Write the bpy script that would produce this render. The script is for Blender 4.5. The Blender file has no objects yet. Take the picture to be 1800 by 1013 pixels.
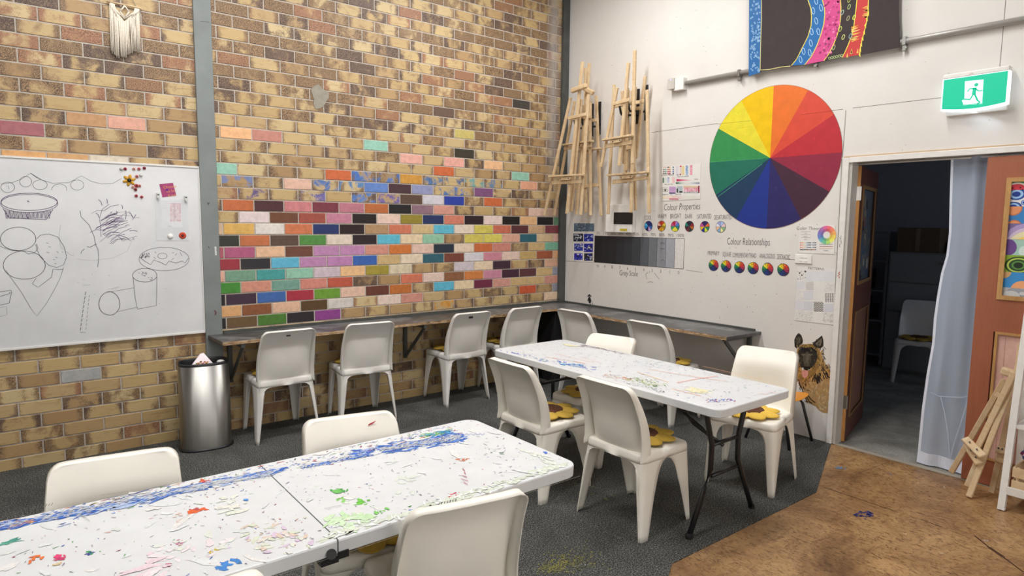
import bpy, math, random
from mathutils import Vector, Matrix
random.seed(7)
PI = math.pi
sc = bpy.context.scene
COL = sc.collection

# ------------------------------------------------------------------ measurement camera
F = 1126.4424
CAM = Vector((-4.748, -5.103, 1.615))
YAW, PIT, ROL = 0.66995, -0.10239, 0.01018
fw = Vector((math.sin(YAW)*math.cos(PIT), math.cos(YAW)*math.cos(PIT), math.sin(PIT)))
r0 = Vector((math.cos(YAW), -math.sin(YAW), 0)); u0 = r0.cross(fw)
rt = math.cos(ROL)*r0 + math.sin(ROL)*u0
up = -math.sin(ROL)*r0 + math.cos(ROL)*u0
def ray(u, v): return rt*((u-900)/F) - up*((v-506.5)/F) + fw
def WX(u, v, x=0.0):
    d = ray(u, v); return CAM + d*((x-CAM.x)/d.x)
def WY(u, v, y=0.0):
    d = ray(u, v); return CAM + d*((y-CAM.y)/d.y)
def WZ(u, v, z=0.0):
    d = ray(u, v); return CAM + d*((z-CAM.z)/d.z)

# ------------------------------------------------------------------ colours
def lin(c): return c/12.92 if c <= .04045 else ((c+.055)/1.055)**2.4
def H(h, k=1.12):
    h = h.lstrip('#'); return tuple(min(.93, lin(int(h[i:i+2], 16)/255)*k) for i in (0, 2, 4))

# ------------------------------------------------------------------ materials
def nodes(name):
    m = bpy.data.materials.new(name); m.use_nodes = True
    nt = m.node_tree; b = nt.nodes['Principled BSDF']; return m, nt, b
def N(nt, t, **k):
    n = nt.nodes.new(t)
    for a, v in k.items():
        if a in ('_',): continue
        setattr(n, a, v)
    return n
def noise(nt, scale, detail=3, rough=.55, vec=None, dist=0.0):
    n = N(nt, 'ShaderNodeTexNoise'); n.inputs['Scale'].default_value = scale
    n.inputs['Detail'].default_value = detail; n.inputs['Roughness'].default_value = rough
    n.inputs['Distortion'].default_value = dist
    if vec: nt.links.new(vec, n.inputs['Vector'])
    return n
def objco(nt, sc_=None):
    t = N(nt, 'ShaderNodeTexCoord')
    if sc_ is None: return t.outputs['Object']
    mp = N(nt, 'ShaderNodeMapping'); mp.inputs['Scale'].default_value = sc_
    nt.links.new(t.outputs['Object'], mp.inputs['Vector']); return mp.outputs['Vector']
def ramp(nt, src, stops):
    r = N(nt, 'ShaderNodeValToRGB'); e = r.color_ramp.elements
    while len(e) < len(stops): e.new(.5)
    for i, (p, c) in enumerate(stops):
        e[i].position = p; e[i].color = (c[0], c[1], c[2], 1) if isinstance(c, tuple) else (c, c, c, 1)
    nt.links.new(src, r.inputs['Fac']); return r.outputs['Color']
def mix(nt, fac, a, b, mode='MIX'):
    n = N(nt, 'ShaderNodeMix', data_type='RGBA', blend_type=mode)
    def put(s, v):
        if isinstance(v, (int, float)): s.default_value = v if s.type == 'VALUE' else (v, v, v, 1)
        elif isinstance(v, tuple): s.default_value = (v[0], v[1], v[2], 1)
        else: nt.links.new(v, s)
    put(n.inputs['Factor'], fac); put(n.inputs['A'], a); put(n.inputs['B'], b)
    return n.outputs['Result']
def math_(nt, op, a, b=0.0, c=0.0, clamp=False):
    n = N(nt, 'ShaderNodeMath', operation=op, use_clamp=clamp)
    for i, v in enumerate((a, b, c)):
        if isinstance(v, (int, float)): n.inputs[i].default_value = v
        else: nt.links.new(v, n.inputs[i])
    return n.outputs[0]
def bump(nt, b, h, st=.2, dist=.002):
    n = N(nt, 'ShaderNodeBump'); n.inputs['Strength'].default_value = st; n.inputs['Distance'].default_value = dist
    nt.links.new(h, n.inputs['Height']); nt.links.new(n.outputs['Normal'], b.inputs['Normal'])
def attr(nt, name):
    a = N(nt, 'ShaderNodeAttribute'); a.attribute_name = name; return a

def vmat(name, rough=.6, var=.08, nscale=30, bmp=0.0, spec=.4):
    m, nt, b = nodes(name)
    a = attr(nt, 'Col'); n = noise(nt, nscale, 4, vec=objco(nt))
    c = mix(nt, 1.0, a.outputs['Color'], ramp(nt, n.outputs['Fac'], [(.3, 1-var), (.7, 1+var*.4)]), 'MULTIPLY')
    nt.links.new(c, b.inputs['Base Color']); b.inputs['Roughness'].default_value = rough
    b.inputs['Specular IOR Level'].default_value = spec
    if bmp: bump(nt, b, n.outputs['Fac'], bmp)
    return m
def plain(name, hexc, rough=.5, metal=0, var=.06, nscale=20, k=1.12, bmp=0, spec=.5):
    m, nt, b = nodes(name); col = H(hexc, k)
    n = noise(nt, nscale, 4, vec=objco(nt))
    c = ramp(nt, n.outputs['Fac'], [(.3, tuple(x*(1-var) for x in col)), (.7, tuple(min(1, x*(1+var*.5)) for x in col))])
    nt.links.new(c, b.inputs['Base Color']); b.inputs['Roughness'].default_value = rough; b.inputs['Metallic'].default_value = metal
    b.inputs['Specular IOR Level'].default_value = spec
    if bmp: bump(nt, b, n.outputs['Fac'], bmp)
    return m
def wood(name, c1, c2, scale=(4, 4, 60), rough=.55, k=1.12):
    m, nt, b = nodes(name)
    n = noise(nt, 3.0, 5, .6, objco(nt, scale), 1.2)
    c = ramp(nt, n.outputs['Fac'], [(.3, H(c1, k)), (.55, H(c2, k)), (.75, H(c1, k))])
    nt.links.new(c, b.inputs['Base Color']); b.inputs['Roughness'].default_value = rough
    bump(nt, b, n.outputs['Fac'], .1, .001); return m

MV = vmat('painted_colours', .55)
MPAPER = vmat('printed_paper', .6, .04, 12)
MINK = vmat('marker_ink', .5, .15, 90)
MWALL, nt, b = nodes('white_painted_board')
oc = objco(nt); n1 = noise(nt, 1.3, 5, .6, oc); n2 = noise(nt, 38, 3, .6, oc)
c = ramp(nt, n1.outputs['Fac'], [(.3, H('#cfcbc6', 1.12)), (.7, H('#dad7d3', 1.12))])
sp = ramp(nt, n2.outputs['Fac'], [(.23, H('#7a746c')), (.27, (1, 1, 1))])
nt.links.new(mix(nt, .55, c, mix(nt, 1, c, sp, 'MULTIPLY')), b.inputs['Base Color'])
b.inputs['Roughness'].default_value = .55; bump(nt, b, n1.outputs['Fac'], .15, .004)
MTRIM = plain('white_gloss_trim', '#dcdad6', .35)
MJAMB = plain('grey_jamb_paint', '#bdb9b2', .4)
MSTEEL = plain('grey_painted_steel', '#7a807f', .45, 0, .12, 6)
MSTEELD = plain('dark_grey_painted_steel', '#4a4c4a', .5, 0, .25, 9)
MBLACK = plain('black_powder_coat', '#1c1c1f', .4)
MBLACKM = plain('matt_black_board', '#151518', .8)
MZINC = plain('galvanised_metal', '#8d8c88', .35, .8)
MCONDUIT = plain('grey_conduit', '#a09d99', .35, .2)
MPLAST = plain('white_moulded_plastic', '#e6e3de', .38, 0, .05, 5)
MCREAM = plain('cream_moulded_plastic', '#f0e7dd', .35, 0, .05, 5)
MSHADEW = plain('white_plastic_fitting', '#e4e2de', .4)
MPINE = wood('raw_pine', '#d4c1a0', '#c6aa84', (3, 3, 3))
MPINE2 = wood('pine_door_edge', '#bf8a4e', '#a8743c', (20, 20, 2))
MBEAD = wood('timber_bead', '#c29a62', '#b0854f', (12, 12, 3))
MCHROME, nt, b = nodes('brushed_stainless_steel')
n = noise(nt, 8, 4, .6, objco(nt, (1, 1, .05)), 0)
nt.links.new(ramp(nt, n.outputs['Fac'], [(.3, H('#8c8a86')), (.7, H('#a8a6a2'))]), b.inputs['Base Color'])
b.inputs['Metallic'].default_value = .95; b.inputs['Roughness'].default_value = .28
b.inputs['Anisotropic'].default_value = .8; b.inputs['Roughness'].default_value = .36
tg = N(nt, 'ShaderNodeTangent'); tg.direction_type = 'RADIAL'; tg.axis = 'Z'; nt.links.new(tg.outputs[0], b.inputs['Tangent']); b.inputs['Anisotropic Rotation'].default_value = .25

# bench top: dark paint rubbed through in places
MBENCH, nt, b = nodes('worn_grey_paint_on_ply')
oc = objco(nt); n1 = noise(nt, 2.2, 6, .65, oc, .8); n2 = noise(nt, 9, 5, .7, objco(nt, (1, 5, 1)), 1.5)
c = ramp(nt, n1.outputs['Fac'], [(.3, H('#343434')), (.5, H('#4d4c4c')), (.6, H('#737475')), (.72, H('#42403e'))])
s = ramp(nt, n2.outputs['Fac'], [(.66, 0.0), (.72, .8)])
nt.links.new(mix(nt, s, c, H('#b9b4ac')), b.inputs['Base Color']); b.inputs['Roughness'].default_value = .38
MPLYEDGE, nt, b = nodes('worn_ply_edge')
n1 = noise(nt, 14, 5, .7, objco(nt, (1, 1, 6)), .5)
nt.links.new(ramp(nt, n1.outputs['Fac'], [(.35, H('#4c443d')), (.5, H('#a68560')), (.65, H('#c7b49a'))]), b.inputs['Base Color'])

# floors
MCARPET, nt, b = nodes('charcoal_carpet_tiles')
oc = objco(nt); nf = noise(nt, 150, 3, .75, oc); nl = noise(nt, 2.6, 6, .65, oc, .6); ns = noise(nt, 34, 3, .6, oc)
c = ramp(nt, nf.outputs['Fac'], [(.38, H('#131413')), (.5, H('#333433')), (.62, H('#858580'))])
c = mix(nt, 1, c, ramp(nt, nl.outputs['Fac'], [(.34, .62), (.66, 1.15)]), 'MULTIPLY')
c = mix(nt, ramp(nt, ns.outputs['Fac'], [(.73, 0.0), (.76, .7)]), c, H('#9a9c94'))
nt.links.new(c, b.inputs['Base Color']); b.inputs['Roughness'].default_value = .95
bump(nt, b, nf.outputs['Fac'], .6, .004)
MPLY, nt, b = nodes('stained_particle_board')
oc = objco(nt); n1 = noise(nt, 1.7, 7, .68, oc, .9); n2 = noise(nt, 75, 5, .8, objco(nt, (1, .4, 1)), .5); n3 = noise(nt, 7, 6, .7, objco(nt, (.8, 2.2, 1)), 1.4)
c = ramp(nt, n1.outputs['Fac'], [(.32, H('#6c4e33')), (.47, H('#93704a')), (.62, H('#b08c60'))])
c = mix(nt, ramp(nt, n2.outputs['Fac'], [(.52, 0.0), (.60, .75)]), c, H('#54371f'))
c = mix(nt, ramp(nt, n3.outputs['Fac'], [(.54, 0.0), (.70, .75)]), c, H('#6e4a2e'))
nt.links.new(c, b.inputs['Base Color']); b.inputs['Roughness'].default_value = .42
MCONC, nt, b = nodes('bare_concrete')
oc = objco(nt); n1 = noise(nt, 4, 7, .7, oc, .5); n2 = noise(nt, 70, 3, .7, oc)
c = ramp(nt, n1.outputs['Fac'], [(.3, H('#6e6c66')), (.7, H('#9c9a93'))])
nt.links.new(mix(nt, 1, c, ramp(nt, n2.outputs['Fac'], [(.3, .7), (.5, 1.0)]), 'MULTIPLY'), b.inputs['Base Color'])
b.inputs['Roughness'].default_value = .7
MDARKW = plain('dark_store_room_paint', '#a6a6ae', .8)
MCEIL = plain('ceiling_paint', '#9a9894', .8)

# bricks
MBRICK, nt, b = nodes('mottled_clinker_brick')
A = attr(nt, 'Brk'); C_ = attr(nt, 'Col'); sep = N(nt, 'ShaderNodeSeparateColor'); nt.links.new(A.outputs['Color'], sep.inputs[0])
bu, br, bp = sep.outputs[0], sep.outputs[1], sep.outputs[2]; bh = A.outputs['Alpha']
oc = objco(nt)
nb = noise(nt, 11, 5, .6, oc, .6); nsp = noise(nt, 190, 3, .65, oc); nst = noise(nt, 7, 4, .6, objco(nt, (1, 1, 5)), .8)
edge = math_(nt, 'ABSOLUTE', math_(nt, 'SUBTRACT', bu, .5))
edge = math_(nt, 'MULTIPLY', math_(nt, 'SUBTRACT', edge, .27, clamp=True), 3.0)
dark = math_(nt, 'ADD', math_(nt, 'MULTIPLY', nb.outputs['Fac'], 1.9), math_(nt, 'MULTIPLY', edge, .95))
dark = math_(nt, 'ADD', dark, math_(nt, 'MULTIPLY', math_(nt, 'SUBTRACT', nsp.outputs['Fac'], .5), 1.7))
dark = math_(nt, 'ADD', dark, math_(nt, 'SUBTRACT', math_(nt, 'MULTIPLY', br, .85), .13)); dark = math_(nt, 'ADD', dark, bh)
blotch = ramp(nt, math_(nt, 'MULTIPLY', dark, .4), [(.47, 0.0), (.60, 1.0)])
tanc = ramp(nt, math_(nt, 'FRACT', math_(nt, 'MULTIPLY', br, 7.3)), [(0.0, H('#c4aa78')), (.35, H('#b89b68')), (.6, H('#cbb587')), (.85, H('#b29264')), (1.0, H('#a6855a'))])
spk = ramp(nt, nsp.outputs['Fac'], [(.38, H('#3a2f28')), (.48, H('#73593f')), (.60, H('#ab8a63'))])
spkr = ramp(nt, nsp.outputs['Fac'], [(.36, H('#4f382c')), (.46, H('#8f6246')), (.62, H('#b08260'))])
spkd = ramp(nt, nsp.outputs['Fac'], [(.36, H('#33292a')), (.5, H('#5e493d')), (.62, H('#8a7058'))])
f13 = math_(nt, 'FRACT', math_(nt, 'MULTIPLY', br, 13.7))
sp2 = mix(nt, ramp(nt, f13, [(.88, 0.0), (.9, 1.0)]), spk, spkr)
sp2 = mix(nt, ramp(nt, f13, [(.20, 1.0), (.22, 0.0)]), sp2, spkd)
tan2 = mix(nt, ramp(nt, nst.outputs['Fac'], [(.55, 0.0), (.72, .55)]), tanc, H('#93704a'))
tan2 = mix(nt, ramp(nt, nsp.outputs['Fac'], [(.24, .8), (.3, 0.0)]), tan2, H('#5a4432'))
nat = mix(nt, blotch, tan2, sp2)
hs = N(nt, 'ShaderNodeHueSaturation'); hs.inputs['Saturation'].default_value = .97; hs.inputs['Value'].default_value = .93; nt.links.new(nat, hs.inputs['Color']); nat = hs.outputs['Color']
pf = math_(nt, 'SUBTRACT', math_(nt, 'MULTIPLY', bp, 3.0), math_(nt, 'MULTIPLY', nb.outputs['Fac'], 2.4))
pf = math_(nt, 'ADD', pf, math_(nt, 'MULTIPLY', math_(nt, 'SUBTRACT', nsp.outputs['Fac'], .5), .8))
pf = ramp(nt, pf, [(.28, 0.0), (.45, 1.0)])
npb = noise(nt, 26, 4, .6, oc)
paint = mix(nt, 1, C_.outputs['Color'], ramp(nt, npb.outputs['Fac'], [(.3, .84), (.6, 1.06)]), 'MULTIPLY')
colr = mix(nt, pf, nat, paint)
# paler strip beside the corner column, above the painted courses
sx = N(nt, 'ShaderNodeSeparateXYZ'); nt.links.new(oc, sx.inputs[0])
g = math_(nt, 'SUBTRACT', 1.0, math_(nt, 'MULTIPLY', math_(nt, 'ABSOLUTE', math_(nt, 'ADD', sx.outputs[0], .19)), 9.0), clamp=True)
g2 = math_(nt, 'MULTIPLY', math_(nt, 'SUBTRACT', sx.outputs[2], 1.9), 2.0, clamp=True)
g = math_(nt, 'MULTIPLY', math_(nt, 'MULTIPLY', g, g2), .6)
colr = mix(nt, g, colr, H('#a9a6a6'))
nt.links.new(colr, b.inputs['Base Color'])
nt.links.new(ramp(nt, pf, [(0, .5), (1, .32)]), b.inputs['Roughness'])
bump(nt, b, nsp.outputs['Fac'], .35, .003)
MMORTAR = plain('grey_mortar', '#b5aca1', .9, 0, .2, 40, 1.1, .3)

# table top plastic
MTABLE = vmat('paint_marked_table_plastic', .34, .05, 9)
MSHEER, nt, b = nodes('sheer_white_curtain')
tr = N(nt, 'ShaderNodeBsdfTransparent'); tl = N(nt, 'ShaderNodeBsdfTranslucent'); df = N(nt, 'ShaderNodeBsdfDiffuse')
for q in (tl, df): q.inputs['Color'].default_value = (.70, .81, 1.0, 1)
m1 = N(nt, 'ShaderNodeMixShader'); m1.inputs[0].default_value = .25; nt.links.new(df.outputs[0], m1.inputs[1]); nt.links.new(tl.outputs[0], m1.inputs[2])
m2 = N(nt, 'ShaderNodeMixShader'); m2.inputs[0].default_value = .62; nt.links.new(tr.outputs[0], m2.inputs[1]); nt.links.new(m1.outputs[0], m2.inputs[2])
nt.links.new(m2.outputs[0], nt.nodes['Material Output'].inputs['Surface'])
MHEM = plain('white_curtain_hem', '#d6dcea', .8)
MGLASS, nt, b = nodes('clear_acetate')
b.inputs['Base Color'].default_value = (.9, .92, .95, 1); b.inputs['Roughness'].default_value = .15; b.inputs['Alpha'].default_value = .22
def emis(name, col, s):
    m, nt, b = nodes(name); b.inputs['Base Color'].default_value = (*col, 1)
    b.inputs['Emission Color'].default_value = (*col, 1); b.inputs['Emission Strength'].default_value = s; return m
MEXG = emis('lit_green_sign', (0.0, .38, .22), .75)
MEXW = emis('lit_white_sign', (.85, .95, 1), 1.0)
MLAMP = emis('lit_fluorescent_diffuser', (1, .97, .93), 4.0)

# ------------------------------------------------------------------ mesh builder
class MB:
    def __init__(s): s.v = []; s.f = []; s.c = []
    def add(s, vs, fs, col=(.5, .5, .5)):
        o = len(s.v); s.v += [tuple(v) for v in vs]
        for f in fs: s.f.append(tuple(i+o for i in f)); s.c.append(col)
    def box(s, a, b_, col=(.5, .5, .5)):
        x0, y0, z0 = [min(p, q) for p, q in zip(a, b_)]; x1, y1, z1 = [max(p, q) for p, q in zip(a, b_)]
        s.add([(x0,y0,z0),(x1,y0,z0),(x1,y1,z0),(x0,y1,z0),(x0,y0,z1),(x1,y0,z1),(x1,y1,z1),(x0,y1,z1)],
              [(0,3,2,1),(4,5,6,7),(0,1,5,4),(1,2,6,5),(2,3,7,6),(3,0,4,7)], col)
    def beam(s, p, q, w, d, nrm, col=(.5, .5, .5)):
        p, q, nrm = Vector(p), Vector(q), Vector(nrm); t = (q-p).normalized()
        side = t.cross(nrm).normalized()*w/2; n = side.cross(t).normalized()*d/2
        s.add([p-side-n, p+side-n, p+side+n, p-side+n, q-side-n, q+side-n, q+side+n, q-side+n],
              [(0,3,2,1),(4,5,6,7),(0,1,5,4),(1,2,6,5),(2,3,7,6),(3,0,4,7)], col)
    def tube(s, pts, r, n=10, col=(.5, .5, .5), closed=False):
        pts = [Vector(p) for p in pts]; rings = []
        for i, p in enumerate(pts):
            a = pts[max(0, i-1)]; b_ = pts[min(len(pts)-1, i+1)]; t = (b_-a).normalized()
            ref = Vector((0, 0, 1)) if abs(t.z) < .9 else Vector((1, 0, 0))
            e = t.cross(ref).normalized(); g_ = e.cross(t)
            rr = r[i] if isinstance(r, (list, tuple)) else r
            rings.append([p + (e*math.cos(2*PI*k/n) + g_*math.sin(2*PI*k/n))*rr for k in range(n)])
        vs = [v for R_ in rings for v in R_]; fs = []
        for i in range(len(pts)-1):
            for k in range(n): fs.append((i*n+k, i*n+(k+1) % n, (i+1)*n+(k+1) % n, (i+1)*n+k))
        fs.append(tuple(range(n))[::-1]); fs.append(tuple((len(pts)-1)*n+k for k in range(n)))
        s.add(vs, fs, col)
    def poly(s, pts, col): s.add(pts, [tuple(range(len(pts)))], col)
    def slab(s, pts, off, col=(.5, .5, .5)):
        n = len(pts); off = Vector(off); a = [Vector(p) for p in pts]; b_ = [p+off for p in a]
        s.add(a+b_, [tuple(range(n)), tuple(range(2*n-1, n-1, -1))] + [(i, n+i, n+(i+1) % n, (i+1) % n) for i in range(n)], col)
    def ribbon(s, pts, w, nrm, col):
        pts = [Vector(p) for p in pts]; nrm = Vector(nrm); L_ = []; R_ = []
        for i, p in enumerate(pts):
            t = pts[min(len(pts)-1, i+1)] - pts[max(0, i-1)]
            if t.length < 1e-9: t = Vector((0, 0, 1))
            e = t.normalized().cross(nrm).normalized()*w/2; L_.append(p-e); R_.append(p+e)
        n = len(pts); s.add(L_+R_, [(i, i+1, n+i+1, n+i) for i in range(n-1)], col)
    def disc(s, c, r, e1, e2, col, n=24, a0=0, a1=2*PI):
        c = Vector(c); e1 = Vector(e1); e2 = Vector(e2); full = abs(a1-a0-2*PI) < 1e-6
        ps = [c + (e1*math.cos(a0+(a1-a0)*k/n) + e2*math.sin(a0+(a1-a0)*k/n))*r for k in range(n if full else n+1)]
        if not full: ps.append(c)
        s.poly(ps, col)
    def lathe(s, c, prof, n=24, col=(.5, .5, .5), sx=1, sy=1):
        vs = []; fs = []
        for (r, z) in prof:
            for k in range(n): vs.append((c[0]+r*sx*math.cos(2*PI*k/n), c[1]+r*sy*math.sin(2*PI*k/n), c[2]+z))
        for i in range(len(prof)-1):
            for k in range(n): fs.append((i*n+k, i*n+(k+1) % n, (i+1)*n+(k+1) % n, (i+1)*n+k))
        fs.append(tuple(range(n))[::-1]); fs.append(tuple((len(prof)-1)*n+k for k in range(n)))
        s.add(vs, fs, col)
    def text(s, txt, org, rgt, upv, size, col, shear=0.0, jit=0.0, width=None, ext=None):
        cu = bpy.data.curves.new('t', 'FONT'); cu.body = txt; cu.size = size; cu.shear = shear; cu.resolution_u = 3
        cu.align_x = 'CENTER'; cu.offset = -size*.012
        o = bpy.data.objects.new('t', cu); me = o.to_mesh()
        xs = [v.co.x for v in me.vertices] or [0]; wd = max(xs)-min(xs) or 1
        k = (width/wd) if width else 1
        org, rgt, upv = Vector(org), Vector(rgt), Vector(upv)
        vs = [org + rgt*(v.co.x*k) + upv*(v.co.y + (math.sin(v.co.x*k*9)*jit)) for v in me.vertices]
        fs = [tuple(p.vertices) for p in me.polygons]
        o.to_mesh_clear(); bpy.data.objects.remove(o); bpy.data.curves.remove(cu)
        s.add(vs, fs, col)
    def build(s, name, m, parent=None, smooth=False, loc=None, extra=None):
        me = bpy.data.meshes.new(name); me.from_pydata(s.v, [], s.f)
        ca = me.color_attributes.new('Col', 'FLOAT_COLOR', 'CORNER'); buf = []
        for p, c in zip(s.f, s.c): buf += [c[0], c[1], c[2], 1.0]*len(p)
        ca.data.foreach_set('color', buf)
        if extra:
            ea = me.color_attributes.new('Brk', 'FLOAT_COLOR', 'CORNER'); ea.data.foreach_set('color', extra)
        if m: me.materials.append(m)
        if smooth: me.polygons.foreach_set('use_smooth', [True]*len(me.polygons))
        me.update(); o = bpy.data.objects.new(name, me); COL.objects.link(o)
        if parent: o.parent = parent
        if loc: o.location = loc
        return o

def tag(o, label=None, cat=None, group=None, kind=None):
    if label: o['label'] = label
    if cat: o['category'] = cat
    if group: o['group'] = group
    if kind: o['kind'] = kind
    return o
def thing(name, label, cat, loc=(0, 0, 0), rz=0, group=None):
    o = bpy.data.objects.new(name, None); COL.objects.link(o); o.empty_display_size = .05
    o.location = loc; o.rotation_euler = (0, 0, rz); return tag(o, label, cat, group)
def rootat(name, label, cat, p, group=None):
    """Empty at p whose children keep world-built coordinates"""
    return thing(name, label, cat, p, 0, group)
def wb(mb, name, m, root, smooth=False, parent2=None):
    """build a part given in world coordinates under root (unrotated empty)"""
    L_ = Vector(root.location); mb.v = [tuple(Vector(v)-L_) for v in mb.v]
    return mb.build(name, m, parent2 or root, smooth)
def bevel(o, w=.004, seg=2):
    m = o.modifiers.new('b', 'BEVEL'); m.width = w; m.segments = seg; m.limit_method = 'ANGLE'; return o
def dup(root, loc, rz, label, scale=None, group=None):
    r = root.copy(); COL.objects.link(r); r.location = loc; r.rotation_euler = (0, 0, rz); r['label'] = label
    if group: r['group'] = group
    if scale: r.scale = scale
    for ch in list(root.children):
        c = ch.copy(); COL.objects.link(c); c.parent = r
        for g_ in ch.children:
            d = g_.copy(); COL.objects.link(d); d.parent = c
    return r
def struct(o): o['kind'] = 'structure'; return o

# ================================================================== SETTING
HC, LB, N0, XB, XL = .0890, .228, 22.833, -3.3471, -4.5065
zl = lambda n: (N0-n)*HC
# --- painted bricks
P = {}
def row(n, **k):
    for key, v in k.items(): P[(n, int(key[1:].replace('m', '-')))] = v
S_ = .49     # splattered
def put(n, s):
    for it in s.split():
        j, c = it.split(':'); w = 1.0
        if c.endswith('~'): c = c[:-1]; w = S_
        P[(n, int(j))] = (c, w)
put(-18, '4:5a4a6a~'); put(-9, '12:3f3a34'); put(-5, '9:c0b060'); put(-3, '0:e8b07a 1:c08070 5:8fc4ae 9:3a352c')
put(-2, '6:e0a494 8:dfa090 10:e6b482'); put(-1, '8:c8622e 12:8fc4ae')
put(0, '-1:8fc4ae 3:c8622e 4:3f6fb8~ 5:3f6fb8~ 6:c98f2c 7:4a6fa0~ 8:506890~ 9:6aa0a0~ 10:5a7aa0~ 12:dfa080')
put(1, '0:6f80b0~ 2:dcb09a 3:4a70b0~ 4:4a80b8~ 5:5a80c4 6:4a3038 7:8a90b8 8:4a70a8~ 9:3f70b8~ 10:7a4a78 11:c8a878~')
put(2, '0:5a4a8a~ 2:6a60a0~ 4:4f7ac0~ 5:6a5aa0~ 6:5a4436 7:c8c4cc 8:1838a0 10:c8622e')
put(3, '0:c0622a 1:4a2328 2:c9787a 3:7a3040 4:b87080 5:b8642a 6:1f1c20 7:8a6878 8:cf9080 13:dcb8a8 14:c8a890')
put(4, '0:dcc8c8 1:6e4028 2:a04838 3:c07890 4:241a1c 5:e0c0b0 6:908020 7:1d2f60 8:cf7860 9:2a1820 10:e0c8c0 11:1c1818 12:e0ae78 13:1c181c 14:6a9a78')
put(5, '-1:d0b090 0:d9a94a 1:dcd4cc 2:cc7040 3:1d2f68 4:2a1a1c 5:b08860 6:cc7050 7:cdb27e 8:4fb3cc 9:e0ccb8 10:cfc04c 11:c8684c 12:5a2c30 13:c8a078 14:8a4048')
put(6, '-1:2a2c22 0:c26a34 1:5a4236 2:4e8a3c 3:dccab8 4:2a1c24 5:4fb3cc 6:e0c8a0 7:8cc0a0 9:cfc04c 10:d4c84c 11:d8a088 12:2a5f6e 13:d0b488 14:d8a898')
put(7, '-1:b05060 0:b05078 1:e2b48e 2:6e4030 3:b97fae 4:bb80ae 5:cf8a78 6:cc7020 7:dcb8a8 8:243040 9:e0c8b0 10:c8642c 11:cc8070 13:c8a870 14:74b090')
put(8, '-1:9c2434 0:26242a 1:4fb0d0 2:b97fae 3:ba7cb0 4:2a5fb0 5:c8a870 6:e0ccb0 7:2a5f6e 8:7a4030 9:d0ccd0 10:cc8090 11:e0c0b0 12:c0a060 13:a0522c 14:d8a070')
put(9, '-1:e0a890 0:6f9a80 1:3a9a98 2:8cc0a8 3:c9b6c0 4:e8b880 5:a09028 6:d4c4a4 9:c8bcc4 10:e0c8a8 11:3b2030 14:d0a080')
put(10, '-1:3a8a28 0:d08a72 1:6f9c8c 2:cf8070 3:bd5238 6:d07050 7:dcc0b0 8:8a5a38 9:cc7830 10:c88098 11:421c30 12:5a2c30 13:c8a870 14:9090a0')
put(11, '-1:201c24 0:3b2438 1:2f60a8 2:a82038 3:6a9a28 4:e0b8a0 5:6a3828 6:c06a20 8:4fb0cc 9:e0c8a0 10:702040 11:cc9080 12:c8a870 13:c8a870 14:c88a78')
put(12, '-1:dca468 0:8a5028 1:dcb090 2:5a4020 3:d0c8c0 5:e0c8b8 6:cc8a78 12:c8501c 14:8a8a96')
put(13, '-1:201c20 0:6a5030 1:4a7a28 2:2a2228 3:8a3888 8:d0902a~ 14:e0c0a0')
PLft = {(-3, 2): ('dca088', 1), (-2, -1): ('a86068', 1), (0, -1): ('d8a060', 1), (0, 0): ('c89860', 1), (0, 1): ('d0c4b0', 1), (16, 0): ('a9a9a8', 1), (-3, 1): ('c09060', 1)}
vs = MB(); ex = []
def brick(x0, x1, zt, zb, n, painted):
    g = .0043; rr = random.random(); d = .004
    x0 += g; x1 -= g; zt -= g; zb += g
    if x1-x0 < .012: return
    if n < -4: hb = .15
    elif n < 0: hb = -.12
    elif n < 15: hb = -.20
    else: hb = -.30
    full = (x1-x0)/.218
    c, w = ('888888', 0) if not painted else painted
    if painted: c = H(c, 1.08); gy = sum(c)/3; c = tuple(q*.9+gy*.1 for q in c)
    else: c = (.5, .5, .5)
    jx = random.uniform(-.0012, .0012)
    A_ = [(x0, 0, zb), (x1, 0, zb), (x1, 0, zt), (x0, 0, zt)]
    e = .0025; fy = -d+jx
    B_ = [(x0+e, fy, zb+e), (x1-e, fy, zb+e), (x1-e, fy, zt-e), (x0+e, fy, zt-e)]
    fs = [(4, 5, 6, 7), (0, 1, 5, 4), (1, 2, 6, 5), (2, 3, 7, 6), (3, 0, 4, 7)]
    us = [0, 1, 1, 0, 0, 1, 1, 0]
    vs.add(A_+B_, fs, c)
    for f in fs:
        for i in f: ex.extend([us[i], rr, w, hb])
for n in range(-24, 23):
    zt, zb = zl(n), max(zl(n+1), -.02)
    off = 0 if n % 2 == 0 else -.5
    for j in range(-2, 16):
        a, b_ = XB+(j+off)*LB, XB+(j+off+1)*LB
        a = max(a, -3.56); b_ = min(b_, -.02)
        if b_-a > .01: brick(a, b_, zt, zb, n, P.get((n, j)))
    for k in range(-8, 6):
        a, b_ = XL+(k+off)*LB, XL+(k+off+1)*LB
        b_ = min(b_, -3.57)
        if b_-a > .01: brick(a, b_, zt, zb, n, PLft.get((n, k)))
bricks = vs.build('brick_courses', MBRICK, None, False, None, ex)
m = MB(); m.box((-6.3, 0, 0), (.1, .2, 4.2)); wl = struct(m.build('wall_back', MMORTAR)); bricks.parent = wl
# grey cement patch on the bricks
m = MB(); ctr = WY(562, 170, -.0085); pts = []
for k in range(18):
    a = 2*PI*k/18; rr = .07*(1+.18*math.sin(a*3+1)+.1*math.sin(a*5))
    pts.append(ctr+Vector((rr*math.cos(a)*.95, 0, rr*math.sin(a)*1.3)))
m.slab(pts, (0, .006, 0)); o = m.build('cement_patch', plain('cement_render', '#948e82', .9, 0, .15, 30)); o.parent = wl

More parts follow.
